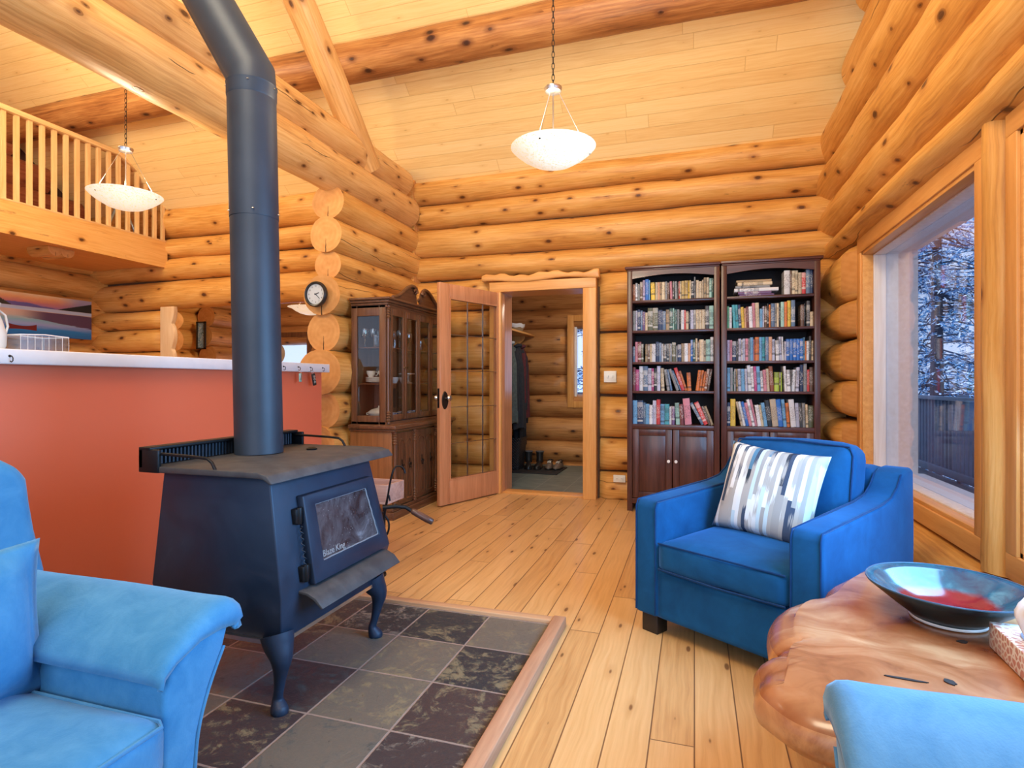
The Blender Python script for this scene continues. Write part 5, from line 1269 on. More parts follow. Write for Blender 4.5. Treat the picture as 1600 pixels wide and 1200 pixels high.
# ================================================================== PENDANTS
n = NT('speckled_alabaster_glass'); f_ = n.noise(n.coord(), 60, 4, .7); g_ = n.voro(n.coord(), 90)
cc_ = n.ramp(n.math('ADD', n.math('MULTIPLY', f_, .6), n.math('MULTIPLY', g_, .5)), [(.30, (.60, .48, .30)), (.48, (.92, .80, .58)), (.68, (1.0, .90, .72))])
M['alab'] = n.fin(cc_, .35, emis=cc_, estr=.48)
def pendant(loc, ztop, label, power, rb=.222, rods=True, lamp=True, canopy=.30):
    x, y, z = loc; e_ = empty('pendant_lamp', (x, y, z)); tag(e_, label, 'pendant lamp', 'alabaster bowl pendant lamps')
    bm = bmesh.new(); pr = [(0, -.102), (.05, -.099), (.11, -.082), (.165, -.050), (.205, -.018), (rb, 0), (rb-.006, .0), (.198, -.016), (.16, -.044), (.105, -.074), (.05, -.090), (0, -.093)]
    lathe(bm, [(r*rb/.222, q) for r, q in pr], 56); b_ = obj('glass_bowl', bm, M['alab'], e_, smooth=60)
    bm = bmesh.new()
    for a in (.4, 2.5, 4.6): lathe(bm, [(0, -.006), (.006, -.004), (.006, .004), (0, .006)], 8, ((rb-.03)*math.cos(a), (rb-.03)*math.sin(a), -.024))
    obj('rim_screws', bm, M['dbrass'], b_)
    bm = bmesh.new(); lathe(bm, [(0, -.014), (.03, -.013), (.042, -.009), (.044, 0), (.046, .004), (.046, .012), (.040, .018), (0, .020)], 28, (0, 0, canopy)); obj('hub', bm, M['chrome'], e_, smooth=40)
    for a in (.4, 2.5, 4.6):
        bm = bmesh.new(); tube(bm, [(.03*math.cos(a), .03*math.sin(a), canopy-.01), ((rb-.03)*math.cos(a), (rb-.03)*math.sin(a), -.02)], .0014, 6); obj('suspension_rod', bm, M['chrome'], e_)
    bm = bmesh.new(); tube(bm, [(0, 0, canopy-.02), (0, 0, -.02)], .004, 8); obj('stem', bm, M['chrome'], e_)
    bm = bmesh.new(); nl_ = int((ztop-z-canopy-.02)/.030)
    for k in range(nl_):
        zc = canopy+.036+.030*k; pts = []
        for j in range(10):
            q = 2*PI*j/10; a_, b2_ = .0075*math.cos(q), .019*math.sin(q); pts.append((a_, 0, zc+b2_) if k % 2 else (0, a_, zc+b2_))
        tube(bm, pts, .0020, 5, closed=True)
    obj('chain', bm, M['dbrass'], e_, smooth=60)
    if lamp:
        for j in range(3): q = 2*PI*j/3+.3; l_ = point('bulb_light', (x+.075*math.cos(q), y+.075*math.sin(q), z+.035), power/3, WARM, .03)
        bm = bmesh.new()
        for j in range(3): q = 2*PI*j/3+.3; lathe(bm, [(0, -.055), (.012, -.05), (.014, -.02), (.018, 0), (.010, .018), (0, .022)], 12, (.075*math.cos(q), .075*math.sin(q), 0))
        em = NT('lit_bulb'); obj('bulbs', bm, em.fin((1, .9, .7), .4, emis=(1, .85, .6), estr=6), e_, smooth=60)
pendant((-.705, 2.94, 2.378), roof_z(2.94)-.01, 'bowl pendant lamp hanging over the living room near the doorway', 62)
pendant((-3.66, 2.92, 2.415), roof_z(2.88)-.01, 'bowl pendant lamp hanging over the kitchen in front of the loft rail', 28)
pendant((-4.80, 6.4, 2.13), 2.71, 'bowl pendant lamp in the alcove, half hidden by the log ends', 8, rb=.25, canopy=.25)

# ================================================================== SMALL THINGS ON THE WALLS
# clock
ck = empty('wall_clock', (-3.018, 4.118, 1.885)); tag(ck, 'round black framed wall clock on a sawn log end', 'clock')
bm = bmesh.new(); lathe(bm, [(0, 0), (.098, 0), (.108, -.012), (.108, -.028), (.098, -.040), (.088, -.036), (.084, -.022), (0, -.022)], 48, axis='y'); obj('frame', bm, M['black_pl'], ck, smooth=40)
bm = bmesh.new(); lathe(bm, [(0, -.0225), (.084, -.0225), (.084, -.024), (0, -.024)], 48, axis='y'); dl = obj('dial', bm, plain('grey_white_dial', (.52, .54, .55), .5, var=.03), ck)
for k in range(1, 13):
    a = 2*PI*k/12; text_obj('numeral', str(k), .019, M['black_pl'], dl, (.066*math.sin(a), -.0245, .066*math.cos(a)), (PI/2, 0, 0), .0003)
def hand(nm, ang, ln, w_):
    bm = bmesh.new(); box(bm, (-w_, -.002, -.012), (w_, 0, ln)); bmesh.ops.rotate(bm, verts=bm.verts, matrix=Matrix.Rotation(ang, 3, 'Y')); bmesh.ops.translate(bm, verts=bm.verts, vec=(0, -.0255, 0)); obj(nm, bm, M['black_pl'], ck)
hand('hour_hand', R(72), .036, .0028); hand('minute_hand', R(134), .056, .002)
# switch plate, outlet
e_ = empty('light_switch', (-.780, 5.622, 1.203)); tag(e_, 'ivory double light switch plate on the logs beside the bookcase', 'light switch')
obj('plate', B((-.060, -.006, -.055), (.060, .014, .055)), M['plastic'], e_, bevel=.003)
for x in (-.023, .023): obj('toggle', B((x-.006, -.016, -.012), (x+.006, -.005, .012)), M['plastic'], e_, bevel=.002)
e_ = empty('wall_outlet', (-.690, 5.612, .218)); tag(e_, 'ivory power outlet low on the logs beside the bookcase', 'outlet')
obj('plate', B((-.058, -.006, -.035), (.058, .010, .035)), M['plastic'], e_, bevel=.003)
for x in (-.022, .022):
    pl_ = obj('socket', B((x-.013, -.009, -.015), (x+.013, -.005, .015)), M['plastic'], e_, bevel=.003)
    for dx in (-.005, .005): obj('slot', B((x+dx-.001, -.0095, -.004), (x+dx+.001, -.0088, .006)), M['black_pl'], pl_)
# hooks on the cap of the half wall, with keys
for i, y in enumerate((1.69, 3.40, 3.56, 3.70, 3.85)):
    bm = bmesh.new(); tube(bm, [(0, 0, .004), (.012, 0, .003), (.020, 0, -.006), (.019, 0, -.018), (.010, 0, -.023), (.004, 0, -.018)], .0022, 7); lathe(bm, [(0, -.001), (.006, 0), (.005, .002), (0, .003)], 10, (0, 0, .003), 'x')
    lab = ['small metal cup hook alone at the left on the white cap', 'cup hook right beside the stovepipe on the white cap', 'cup hook holding the green key tag', 'cup hook holding the black key fob', 'empty cup hook at the end of the white cap'][i]
    tag(obj('cup_hook', bm, M['dbrass'], smooth=60, loc=(-2.775, y, 1.258)), lab, 'hook', 'cup hooks on the cap of the coral half wall')
e_ = empty('key_tag', (-2.756, 3.56, 1.236)); tag(e_, 'green and white key tag hanging from a hook on the half wall', 'keys')
bm = bmesh.new(); tube(bm, [(0, .010*math.cos(a), -.010+.012*math.sin(a)) for a in [2*PI*k/14 for k in range(14)]], .0015, 6, closed=True); obj('ring', bm, M['chrome'], e_, smooth=60)
bm = bmesh.new(); box(bm, (-.004, -.014, -.085), (.004, .014, -.022)); obj('tag', bm, plain('teal_tag', (.25, .50, .42), .4), e_, bevel=.004)
bm = bmesh.new(); box(bm, (.004, -.008, -.07), (.007, .004, -.028)); obj('key', bm, M['chrome'], e_, bevel=.001)
e_ = empty('key_fob', (-2.756, 3.70, 1.236)); tag(e_, 'black car key fob hanging from a hook on the half wall', 'keys')
bm = bmesh.new(); tube(bm, [(0, .010*math.cos(a), -.010+.012*math.sin(a)) for a in [2*PI*k/14 for k in range(14)]], .0015, 6, closed=True); obj('ring', bm, M['chrome'], e_, smooth=60)
f_ = rbox('fob', (-.007, -.018, -.115), (.007, .018, -.022), M['black_pl'], e_, .008)
f_.rotation_euler = (R(14), 0, 0)
bm = bmesh.new()
for z in (-.045, -.066, -.088): tube(bm, [(.0075, .009*math.cos(a), z+.007*math.sin(a)) for a in [2*PI*k/12 for k in range(12)]], .0010, 5, closed=True)
obj('buttons', bm, M['plastic'], f_, smooth=60)
# things standing on the half wall cap
e_ = empty('glass_canister', (-2.98, 1.91, 1.293)); tag(e_, 'clear glass container with white metal rim on the half wall cap', 'container')
bm = bmesh.new(); ww, dd_, hh = .085, .105, .072
for a in (((-ww, -dd_, 0), (ww, dd_, .004)), ((-ww, -dd_, .004), (-ww+.004, dd_, hh)), ((ww-.004, -dd_, .004), (ww, dd_, hh)), ((-ww+.004, -dd_, .004), (ww-.004, -dd_+.004, hh)), ((-ww+.004, dd_-.004, .004), (ww-.004, dd_, hh))): box(bm, *a)
obj('glass_walls', bm, M['crystal'], e_)
bm = bmesh.new(); tube(bm, [(-ww, -dd_, hh), (ww, -dd_, hh), (ww, 0, hh+.006), (ww, dd_, hh), (-ww, dd_, hh), (-ww, 0, hh+.006)], .003, 6, closed=True)
for y in [-dd_+.03*k for k in range(8)]: tube(bm, [(ww+.002, y, 0), (ww+.002, y, hh)], .0008, 5)
for x, y in ((-ww, -dd_), (-ww, dd_)): tube(bm, [(x, y, 0), (x, y, hh)], .003, 6)
obj('wire_frame', bm, M['white'], e_, smooth=60)
e_ = empty('white_pitcher', (-2.98, 1.735, 1.293)); tag(e_, 'white pitcher cut off by the left edge on the half wall cap', 'pitcher')
bm = bmesh.new(); lathe(bm, [(0, 0), (.05, 0), (.058, .02), (.060, .07), (.045, .13), (.032, .17), (.040, .21), (.036, .21), (.028, .17), (.040, .12), (0, .02)], 28); obj('body', bm, M['porc'], e_, smooth=60)
bm = bmesh.new(); tube(bm, [(0, .036, .18), (0, .062, .16), (0, .072, .11), (0, .058, .06)], .005, 8); obj('handle', bm, M['porc'], e_, smooth=60)
# ================================================================== LOFT RAIL
RX = -6.43
e_ = empty('loft_railing', (RX, 3.3, 2.925)); tag(e_, 'pale pine loft railing with square balusters, its end sloping with the roof', 'railing')
def rail_z(y): return 3.80 if y < 5.02 else 3.80-.52*(y-5.02)
M['pale'] = wood_mat('pale_pine_rail', (.66, .38, .14), (.82, .54, .25), 2, .45); M['pale_y'] = wood_mat('pale_pine_rail_long', (.66, .38, .14), (.82, .54, .25), 1, .45)
bm = bmesh.new(); prism(bm, [(.9, 3.80), (5.02, 3.80), (5.66, 3.467), (5.66, 3.515), (5.02, 3.850), (.9, 3.850)], RX-.045, RX+.045, 'x'); relmesh(e_, 'top_rail', bm, M['pale_y'], bevel=.004)
relmesh(e_, 'bottom_rail', B((RX-.03, .9, 2.925), (RX+.03, 5.66, 2.945)), M['pale_y'], bevel=.003)
y = 5.625
while y > 1.0:
    relmesh(e_, 'baluster', B((RX-.019, y-.019, 2.945), (RX+.019, y+.019, rail_z(y)+.004)), M['pale']); y -= .118
# things leaning in the loft
met = plain('pale_blue_metal', (.45, .58, .72), .3, .5)
for i, (ya, yb) in enumerate(((5.02, 5.25), (5.46, 5.24))):
    bm = bmesh.new(); tube(bm, [(-6.62, ya, 2.89), (-6.66, yb, 3.42)], .014, 10); o = obj('folding_pole', bm, met, smooth=60)
    tag(o, ['pale metal pole slanting right behind the loft railing', 'pale metal pole slanting left behind the loft railing'][i], 'pole')
bm = bmesh.new(); tube(bm, [(-7.4, 1.6, 3.10), (-7.4, 3.6, 3.13), (-7.35, 5.2, 3.02)], .022, 10)
for y in (1.7, 3.4, 5.0): tube(bm, [(-7.4, y, 2.88), (-7.4, y, 3.10)], .018, 8)
tag(obj('loft_bench_rail', bm, plain('dark_stained_frame', (.06, .04, .04), .5), smooth=60), 'low dark frame against the red log wall of the loft', 'frame')
# joist ends under the loft
for i, y in enumerate((4.60, 4.47)):
    tag(logmesh('joist_stub', [dict(p0=(-6.95, y, 2.60), p1=(-6.62, y, 2.60), rd=.075, rv=.075, seed=700+i, amp=.05)], [M['log'], M['end']]), ['pale sawn joist stub under the loft, nearer the corner', 'pale sawn joist stub under the loft, nearer the camera'][i], 'joist', kind='structure')
# ================================================================== CANVAS PICTURE
CXP = -7.50; y0, y1, z0, z1 = 2.9, 5.50, 1.70, 2.195
n = NT('lake_at_dusk_print'); p = n.sep(n.coord()); u = n.math('DIVIDE', n.math('ADD', p[1], (y0+y1)/2-4.44), y1-4.44); v = n.math('DIVIDE', n.math('ADD', p[2], (z1-z0)/2), z1-z0)
wv = n.math('SUBTRACT', n.noise(n.vec(n.math('MULTIPLY', u, 3), n.math('MULTIPLY', v, 16)), 1.3, 5, .65), .5)
wf = n.math('SUBTRACT', n.noise(n.vec(n.math('MULTIPLY', u, 5), n.math('MULTIPLY', v, 5)), 1.5, 4, .6), .5)
vs = n.math('ADD', v, n.math('MULTIPLY', wf, .10)); vw = n.math('ADD', v, n.math('MULTIPLY', wv, .14))
water = n.ramp(vw, [(.0, (.01, .13, .42)), (.16, (.01, .20, .55)), (.28, (.28, .34, .62)), (.38, (.20, .42, .52)), (.48, (.55, .42, .36)), (.58, (.60, .42, .34))])
sky_ = n.ramp(vs, [(.70, (.30, .16, .34)), (.80, (.55, .20, .18)), (.90, (.78, .38, .16)), (1.0, (.80, .62, .36))])
sky_ = n.mix(n.sstep(u, .55, .9), sky_, n.ramp(vs, [(.7, (.16, .13, .30)), (.95, (.34, .32, .46))]))
mt = n.math('SUBTRACT', n.math('ADD', .74, n.math('MULTIPLY', n.math('ADD', wf, n.math('MULTIPLY', n.math('SINE', n.math('MULTIPLY', u, 7)), .5)), .10)), v)
sky_ = n.mix(n.sstep(mt, -.01, .02), sky_, (.12, .10, .30))
tl_ = n.math('ADD', n.math('SUBTRACT', n.math('ADD', .70, n.math('MULTIPLY', n.math('SUBTRACT', u, .60), .58)), v), n.math('MULTIPLY', n.math('SUBTRACT', n.noise(n.vec(n.math('MULTIPLY', u, 120), 0.0), 1, 2), .5), .06))
sky_ = n.mix(n.math('MULTIPLY', n.sstep(tl_, 0, .015), n.sstep(u, .60, .62)), sky_, (.01, .02, .025))
tl2 = n.math('ADD', n.math('SUBTRACT', .86, n.math('ADD', v, n.math('MULTIPLY', u, 1.2))), n.math('MULTIPLY', n.math('SUBTRACT', n.noise(n.vec(n.math('MULTIPLY', u, 160), 0.0), 1, 2), .5), .12))
sky_ = n.mix(n.sstep(tl2, 0, .02), sky_, (.03, .035, .03))
col = n.mix(n.sstep(v, .685, .69), water, sky_)
band = n.math('SUBTRACT', n.math('ADD', .10, n.math('MULTIPLY', u, .07)), n.math('ABSOLUTE', n.math('SUBTRACT', vw, n.math('SUBTRACT', .58, n.math('MULTIPLY', u, .15)))))
col = n.mix(n.math('MULTIPLY', n.math('MULTIPLY', n.sstep(band, 0, .02), n.sstep(u, .12, .5)), n.sstep(v, .60, .59)), col, (.09, .05, .11))
col = n.mix(n.math('MULTIPLY', n.sstep(v, .60, .61), n.sstep(v, .69, .68)), col, (.42, .50, .66))
cy = n.math('DIVIDE', n.math('SUBTRACT', u, .23), .15); cc_ = n.math('MULTIPLY', n.math('MULTIPLY', cy, cy), .05)
can = n.math('MULTIPLY', n.math('MULTIPLY', n.sstep(n.math('SUBTRACT', v, n.math('SUBTRACT', .135, n.math('MULTIPLY', cc_, .4))), 0, .01), n.sstep(n.math('SUBTRACT', v, n.math('ADD', .215, cc_)), .01, 0)), n.sstep(n.math('ABSOLUTE', cy), 1.02, .98))
col = n.mix(can, col, (.14, .012, .018))
M['print'] = n.fin(col, .4)
o = obj('lake_picture', B((-.018, -(y1-y0)/2, -(z1-z0)/2), (.018, (y1-y0)/2, (z1-z0)/2)), M['print'], bevel=.002, loc=(CXP, (y0+y1)/2, (z0+z1)/2))
o.rotation_euler = (0, 0, R(.2)); tag(o, 'wide canvas picture of a lake at dusk with a red canoe on the log wall', 'picture')
# framed picture on the spur log ends
e_ = empty('picture_frame', (-7.40, 7.17, 1.885)); tag(e_, 'small upright black framed picture on the log ends in the alcove', 'picture')
fw, fh = .085, .215; bm = bmesh.new(); b_ = .018
for a in (((-fw, -.02, -fh), (-fw+b_*1.3, .01, fh)), ((fw-b_*1.3, -.02, -fh), (fw, .01, fh)), ((-fw, -.02, fh-b_), (fw, .01, fh)), ((-fw, -.02, -fh), (fw, .01, -fh+b_))): box(bm, *a)
obj('frame', bm, M['black_pl'], e_)
n = NT('stream_print'); f = n.noise(n.coord(), 14, 5, .6, 2.5); pi_ = n.fin(n.ramp(f, [(.35, (.04, .08, .08)), (.45, (.18, .42, .70)), (.6, (.45, .65, .75)), (.7, (.8, .85, .85))]), .4)
obj('print', B((-fw+.02, -.008, -fh+.015), (fw-.02, .0, fh-.015)), pi_, e_)
# ================================================================== ENTRY ROOM THINGS
e_ = empty('wall_shelf', (-2.34, 7.35, 1.80)); tag(e_, 'wooden hat shelf with a curved bracket above the coats', 'shelf')
bm = bmesh.new(); box(bm, (-2.56, 6.60, 1.785), (-2.13, 7.80, 1.81)); relmesh(e_, 'board', bm, M['trim_y'], bevel=.004)
for y in (6.75, 7.62):
    bm = bmesh.new(); prism(bm, [(-2.56, 1.785), (-2.56, 1.62)]+[(-2.56+.33*math.sin(q), 1.785-.165*math.cos(q)) for q in [PI/2*j/8 for j in range(1, 9)]], y, y+.03, 'y'); relmesh(e_, 'bracket', bm, M['trim'])
n = NT('wicker'); p = n.sep(n.coord()); wq = n.math('MULTIPLY', n.math('SINE', n.math('MULTIPLY', p[2], 420)), n.math('SINE', n.math('MULTIPLY', n.math('ADD', p[0], p[1]), 260)))
n.bump(wq, .6, .004); M['wicker'] = n.fin(n.ramp(wq, [(.2, (.30, .20, .10)), (.8, (.52, .40, .24))]), .8)
e_ = empty('wicker_basket', (-2.30, 7.36, 1.812)); tag(e_, 'small wicker basket with a white cloth lining on the hat shelf', 'basket')
bm = bmesh.new(); lathe(bm, [(0, 0), (.105, 0), (.135, .10), (.128, .10), (.100, .008), (0, .008)], 28, sy=1.3); obj('basket_body', bm, M['wicker'], e_, smooth=50)
bm = bmesh.new(); lathe(bm, [(.125, .06), (.140, .085), (.142, .108), (.134, .112), (.124, .10), (.115, .05)], 28, sy=1.3)
for v in bm.verts: v.co.z += .006*math.sin(math.atan2(v.co.y, v.co.x)*7)
obj('cloth_lining', bm, M['porc'], e_, smooth=60)
def coat(loc, label, col, ln, wd, dp, seed, rz=0, trim=None):
    e_ = empty('hanging_coat', loc, rz); tag(e_, label, 'coat', 'coats hanging in the entry')
    mt = plain('coat_cloth_%d' % seed, col, .9, var=.25, scale=30)
    n_ = 40; rings = []; rn = random.Random(seed); ph = rn.uniform(0, 6)
    bm = bmesh.new()
    for k in range(13):
        t = k/12; z = -ln*t; w2 = wd*(.30+.70*min(1, t*5)**.6)*(1+.10*t); d2 = dp*(.45+.55*min(1, t*4))*(1+.15*t)
        ring = []
        for j in range(n_):
            a = 2*PI*j/n_; f = 1+(.05+.11*t)*math.sin(a*6+ph+1.2*math.sin(t*3))+.04*math.sin(a*11+ph*2)
            ring.append(bm.verts.new((d2*math.cos(a)*f, w2*math.sin(a)*f, z+.012*math.sin(a*3+ph)*t)))
        rings.append(ring)
    for a, b in zip(rings, rings[1:]):
        for k in range(n_): bm.faces.new((a[k], a[(k+1) % n_], b[(k+1) % n_], b[k]))
    bm.faces.new(rings[0]); bm.faces.new(rings[-1][::-1]); obj('coat_body', bm, mt, e_, smooth=70)
    for s_ in (-1, 1):
        bm = bmesh.new(); pts = catmull([(.0, s_*wd*.55, -.05), (.02, s_*wd*1.02, -.14), (.035, s_*wd*1.10, -.34), (.05, s_*wd*1.05, -ln*.78)], 4, False)
        tube(bm, pts, [.035+.022*math.sin(PI*min(1, i/len(pts)+.2))+.004*math.sin(i*1.9) for i in range(len(pts))], 12); obj('sleeve', bm, mt, e_, smooth=70)
    bm = bmesh.new(); tube(bm, [(dp*.5*math.cos(a), .07*math.sin(a), .005+.02*math.cos(a)) for a in [2*PI*k/20 for k in range(20)]], .020, 8, closed=True); obj('collar', bm, trim or mt, e_, smooth=70)
    bm = bmesh.new(); tube(bm, [(-.10, 0, .02), (-.03, 0, .012), (0, 0, .03), (.01, 0, .055)], .004, 6); obj('hook', bm, M['dbrass'], e_, smooth=60)
coat((-2.20, 6.86, 1.62), 'grey green coat with a pale hood, nearest in the row of entry coats', (.085, .105, .095), .98, .13, .085, 11, .1, plain('pale_hood_cloth', (.4, .42, .42), .9))
coat((-2.17, 7.08, 1.60), 'black jacket with grey patches hanging behind the grey green coat', (.018, .020, .026), 1.04, .13, .08, 12, -.1)
coat((-2.18, 7.28, 1.60), 'dark maroon jacket hanging between the black coats', (.09, .014, .018), .92, .13, .09, 13, .2)
coat((-2.26, 7.48, 1.60), 'long black coat, farthest of the coats hanging in the entry', (.012, .012, .015), 1.30, .12, .07, 14)
e_ = empty('laundry_hamper', (-2.30, 7.30, 0)); tag(e_, 'black woven hamper under the coats in the entry', 'hamper')
n = NT('black_weave'); p = n.sep(n.coord()); wq = n.math('MULTIPLY', n.math('SINE', n.math('MULTIPLY', p[2], 190)), n.math('SINE', n.math('MULTIPLY', n.math('ADD', p[0], p[1]), 150)))
n.bump(wq, .8, .006); bw_ = n.fin(n.ramp(wq, [(.3, (.012, .012, .014)), (.9, (.05, .052, .058))]), .4)
bm = bmesh.new(); rings = []
for k, (sx, sy, z) in enumerate(((.125, .15, .002), (.155, .19, .40), (.163, .198, .405), (.163, .198, .425), (.150, .185, .425), (.12, .145, .02))):
    rings.append([bm.verts.new((sx*math.copysign(abs(math.cos(a))**.35, math.cos(a)), sy*math.copysign(abs(math.sin(a))**.35, math.sin(a)), z)) for a in [2*PI*(j+.5)/28 for j in range(28)]])
for a, b in zip(rings, rings[1:]):
    for k in range(28): bm.faces.new((a[k], a[(k+1) % 28], b[(k+1) % 28], b[k]))
bm.faces.new(rings[0]); bm.faces.new(rings[-1]); obj('woven_body', bm, bw_, e_, smooth=40)
for y in (-.196, .196):
    bm = bmesh.new(); tube(bm, [(-.05, y, .38), (-.04, y*1.1, .345), (.04, y*1.1, .345), (.05, y, .38)], .008, 8); obj('handle', bm, M['black_pl'], e_, smooth=60)
tag(obj('door_mat', B((-2.47, 6.98, -.0045), (-1.63, 7.62, .006)), plain('black_rubber_mat', (.015, .015, .018), .7), bevel=.004), 'black rubber boot mat on the grey entry tiles', 'mat')
def shoe(x, y, rz, label, kind):
    e_ = empty('boot' if kind == 'boot' else 'shoe', (x, y, .007), rz); tag(e_, label, 'boot' if kind == 'boot' else 'shoe', 'boots on the mat' if kind == 'boot' else 'shoes on the mat')
    m_ = M['black_pl'] if kind == 'boot' else plain('brown_grey_leather_%s' % label[:5], (.16, .12, .10), .5)
    sec = [(-.13, .028, .075), (-.09, .036, .085), (-.03, .034, .080), (.04, .044, .060), (.09, .046, .048), (.13, .030, .034), (.145, .008, .02)]
    bm = bmesh.new(); rings = []
    for yy, w2, h in sec: rings.append([bm.verts.new((w2*math.copysign(abs(math.cos(a))**.8, math.cos(a)), -yy, .018+h*max(0, math.sin(a)))) for a in [2*PI*j/16 for j in range(16)]])
    for a, b in zip(rings, rings[1:]):
        for k in range(16): bm.faces.new((a[k], a[(k+1) % 16], b[(k+1) % 16], b[k]))
    bm.faces.new(rings[0]); bm.faces.new(rings[-1]); obj('upper', bm, m_, e_, smooth=60)
    bm = bmesh.new(); pts = [(s_*(w2+.004), -yy) for s_ in (1,) for yy, w2, h in sec]+[(-(w2+.004), -yy) for yy, w2, h in sec[::-1]]; prism(bm, pts, 0, .020, 'z'); obj('sole', bm, M['black_pl'], e_, bevel=.003)
    if kind == 'boot':
        bm = bmesh.new(); tube(bm, [(0, .09, .07), (0, .092, .13), (0, .095, .19), (0, .096, .215)], [.048, .046, .050, .054], 18); obj('shaft', bm, m_, e_, smooth=60)
        bm = bmesh.new(); tube(bm, [(.054*math.cos(a), .096+.054*math.sin(a), .215) for a in [2*PI*k/18 for k in range(18)]], .006, 6, closed=True); obj('cuff', bm, plain('grey_cuff', (.12, .12, .13), .6), e_, smooth=60)
    else:
        bm = bmesh.new(); tube(bm, [(.034*math.cos(a), .075+.050*math.sin(a), .092+.010*math.sin(a)) for a in [2*PI*k/18 for k in range(18)]], .008, 6, closed=True); obj('collar', bm, M['black_pl'], e_, smooth=60)
        bm = bmesh.new()
        for k in range(3): tube(bm, [(-.024, -.005-.018*k, .093-.006*k), (0, -.005-.018*k, .100-.006*k), (.024, -.005-.018*k, .093-.006*k)], .003, 5)
        obj('laces', bm, M['plastic'], e_, smooth=60)
shoe(-2.10, 7.36, .25, 'left black winter boot of the pair on the mat', 'boot'); shoe(-1.97, 7.38, .05, 'right black winter boot of the pair on the mat', 'boot')
shoe(-1.83, 7.42, .1, 'left brown shoe of the pair on the mat', 'shoe'); shoe(-1.71, 7.42, -.1, 'right brown shoe of the pair on the mat', 'shoe')
# ================================================================== OUTDOORS
bm = bmesh.new(); gx = [-30+4*i for i in range(20)]; gy = [-6+4*j for j in range(22)]; g = {}
for i, x in enumerate(gx):
    for j, y in enumerate(gy):
        z = -1.1+.35*mnoise.noise(Vector((x*.15, y*.15, 0)))
        if y > 22: z += (y-22)*(.075 if x < -2 else .06)
        g[i, j] = bm.verts.new((x, y, z))
for i in range(len(gx)-1):
    for j in range(len(gy)-1): bm.faces.new((g[i, j], g[i+1, j], g[i+1, j+1], g[i, j+1]))
st(obj('ground', bm, M['snow'], smooth=60))
M['deck'] = plank_mat('weathered_deck', .14, 3.0, (.10, .10, .12), (.15, .16, .19), (.20, .21, .25), (.02, .02, .02), .006, .7, knots=False, swap=True)
dk = B((1.75, -3.0, -.16), (3.0, 9.9, -.04)); bm = dk; box(bm, (-3.0, 8.25, -.16), (1.75, 9.9, -.04)); st(obj('deck', bm, M['deck']))
M['dkrail'] = plain('grey_blue_deck_rail', (.13, .17, .25), .7)
e_ = empty('deck_railing', (2.9, 5, -.04)); tag(e_, 'dark deck railing with thin balusters outside the big window', 'railing')
relmesh(e_, 'top_rail', B((2.84, -2.5, .93), (2.96, 9.8, .975)), M['dkrail'], bevel=.004); relmesh(e_, 'bottom_rail', B((2.865, -2.5, .02), (2.935, 9.8, .11)), M['dkrail'], bevel=.004)
y = 2.2
while y < 9.75:
    relmesh(e_, 'baluster', B((2.882, y, .11), (2.918, y+.036, .93)), M['dkrail']); y += .105
for y in (2.0, 4.0, 6.0, 8.0, 9.7): relmesh(e_, 'post', B((2.96, y, -.16), (3.05, y+.09, 1.0)), M['dkrail'], bevel=.004)
e_ = empty('deck_railing', (-.5, 9.85, -.04)); tag(e_, 'dark deck railing outside the entry window', 'railing')
relmesh(e_, 'top_rail', B((-3.0, 9.80, .93), (2.96, 9.92, .975)), M['dkrail'], bevel=.004); relmesh(e_, 'bottom_rail', B((-3.0, 9.83, .02), (2.96, 9.89, .11)), M['dkrail'])
x = -2.4
while x < -1.2: relmesh(e_, 'baluster', B((x, 9.842, .11), (x+.036, 9.878, .93)), M['dkrail']); x += .105
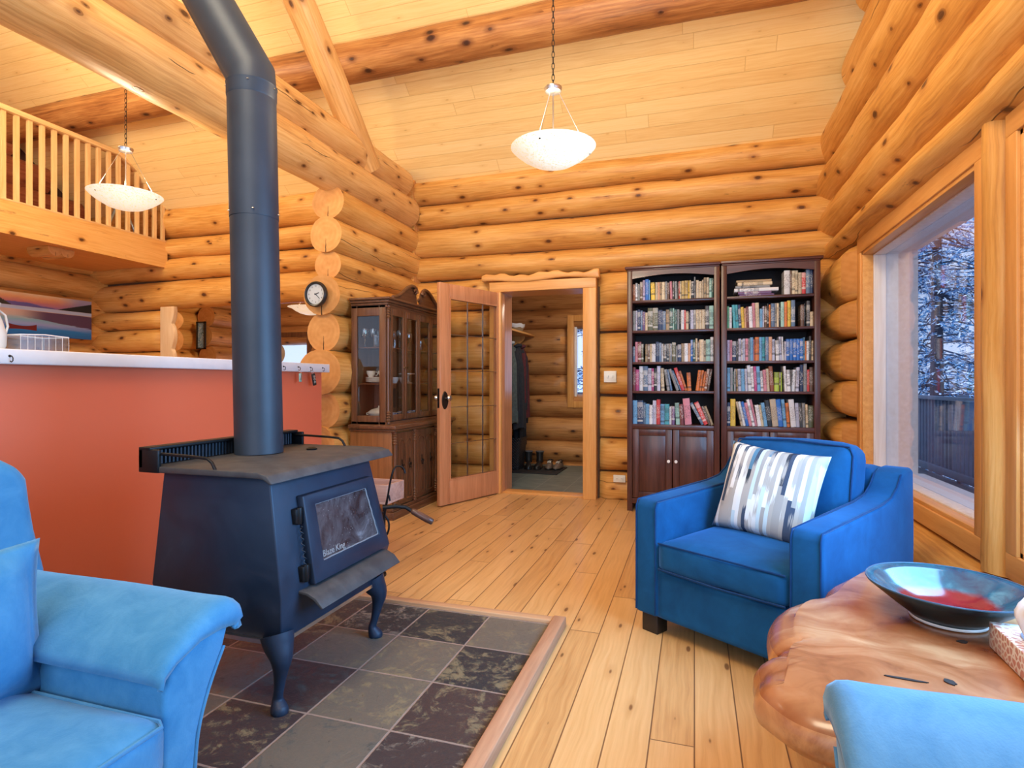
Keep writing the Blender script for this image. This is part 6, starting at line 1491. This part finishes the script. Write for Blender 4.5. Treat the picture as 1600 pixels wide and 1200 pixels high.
# conifers
M['bark'] = plain('conifer_bark', (.06, .06, .09), .9)
n = NT('frosted_needles'); f = n.noise(n.coord(), 9, 3); rn_ = n.white(n.vec(n.math('FLOOR', n.math('MULTIPLY', n.sep(n.coord())[0], 22)), n.math('FLOOR', n.math('MULTIPLY', n.sep(n.coord())[1], 22)), n.math('FLOOR', n.math('MULTIPLY', n.sep(n.coord())[2], 22))))
M['needle'] = n.fin(n.ramp(rn_, [(0, (.02, .14, .34)), (.28, (.05, .28, .58)), (.48, (.20, .50, .85)), (.66, (.70, .84, 1.0)), (1, (.90, .95, 1.0))]), .8)
def conifer_meshes(seed, H, R0, nb, leaf=.055, per=26):
    rn = random.Random(seed); bt = bmesh.new(); bl = bmesh.new()
    tube(bt, [(0, 0, -.1), (0, 0, H*.5), (0, 0, H)], [.13*H/8, .08*H/8, .01], 10)
    for b in range(nb):
        t = rn.uniform(.06, .97); z = H*t; L_ = R0*(1-t)**.8*rn.uniform(.7, 1.1)+.15; a = rn.uniform(0, 2*PI); dr_ = rn.uniform(-.25, .12)
        pts = []
        for k in range(6):
            s_ = k/5; pts.append(Vector((L_*s_*math.cos(a+.15*s_), L_*s_*math.sin(a+.15*s_), z+L_*(dr_*s_-.18*s_*s_+.05*math.sin(b+s_*5)))))
        tube(bt, pts, [.016*(1-.75*k/5) for k in range(6)], 5, cap=False)
        for j in range(int(per*L_/R0*1.4)+4):
            s_ = rn.uniform(.15, 1)*4.99; k = int(s_); q = pts[k].lerp(pts[k+1], s_-k)
            for _ in range(2):
                d = Vector((rn.gauss(0, 1), rn.gauss(0, 1), rn.gauss(-.2, .5))).normalized(); L2 = leaf*rn.uniform(1.2, 3.2); wv_ = d.cross(Vector((rn.gauss(0, 1), rn.gauss(0, 1), rn.gauss(0, 1)))).normalized()*leaf*rn.uniform(.2, .42)
                q2 = q+Vector((rn.gauss(0, .05), rn.gauss(0, .05), rn.gauss(0, .04)))
                vs = [bl.verts.new(q2), bl.verts.new(q2+d*L2*.5+wv_), bl.verts.new(q2+d*L2), bl.verts.new(q2+d*L2*.5-wv_)]; bl.faces.new(vs)
    a_ = bpy.data.meshes.new('trunk'); bt.to_mesh(a_); bt.free(); a_.materials.append(M['bark'])
    b_ = bpy.data.meshes.new('foliage'); bl.to_mesh(b_); bl.free(); b_.materials.append(M['needle']); return a_, b_
cm = [conifer_meshes(1, 9, 2.6, 300, .045, 30), conifer_meshes(2, 8, 2.2, 230, .045, 30)]
def conifer(x, y, k, sc, rz, label, grp='conifers outside the windows'):
    e_ = empty('conifer', (x, y, -1.1), rz); e_.scale = (sc,)*3; tag(e_, label, 'tree', grp)
    for nm, me in zip(('trunk', 'foliage'), cm[k]): o = link(bpy.data.objects.new(nm, me)); o.parent = e_
conifer(5.4, 9.8, 0, 1.0, .3, 'frosted conifer nearest beyond the deck railing, seen through the big window')
conifer(4.3, 12.6, 1, 1.05, 2.0, 'frosted conifer behind the nearest one, at the left of the big window')
conifer(6.9, 13.8, 0, 1.15, 4.0, 'tall frosted conifer behind the nearest one, at the right of the big window')
conifer(-2.2, 14.5, 0, 1.0, 5.0, 'frosted conifer seen through the narrow entry window')
conifer(5.6, 18.5, 1, 1.5, 3.0, 'farthest frosted conifer seen through the big window')
for i in range(9):
    x = -62+4.6*i*1.35; x = -52+3.4*i
    conifer(x, 60+3*(i % 3), i % 2, .38+.08*(i % 3), i, ['distant conifer %s on the snowy slope seen through the alcove window' % w_ for w_ in ('first from the left', 'second from the left', 'third from the left', 'fourth from the left', 'in the middle', 'fourth from the right', 'third from the right', 'second from the right', 'first from the right')][i], 'distant conifers on the snowy slope')
    e = C.objects[-1] if False else None
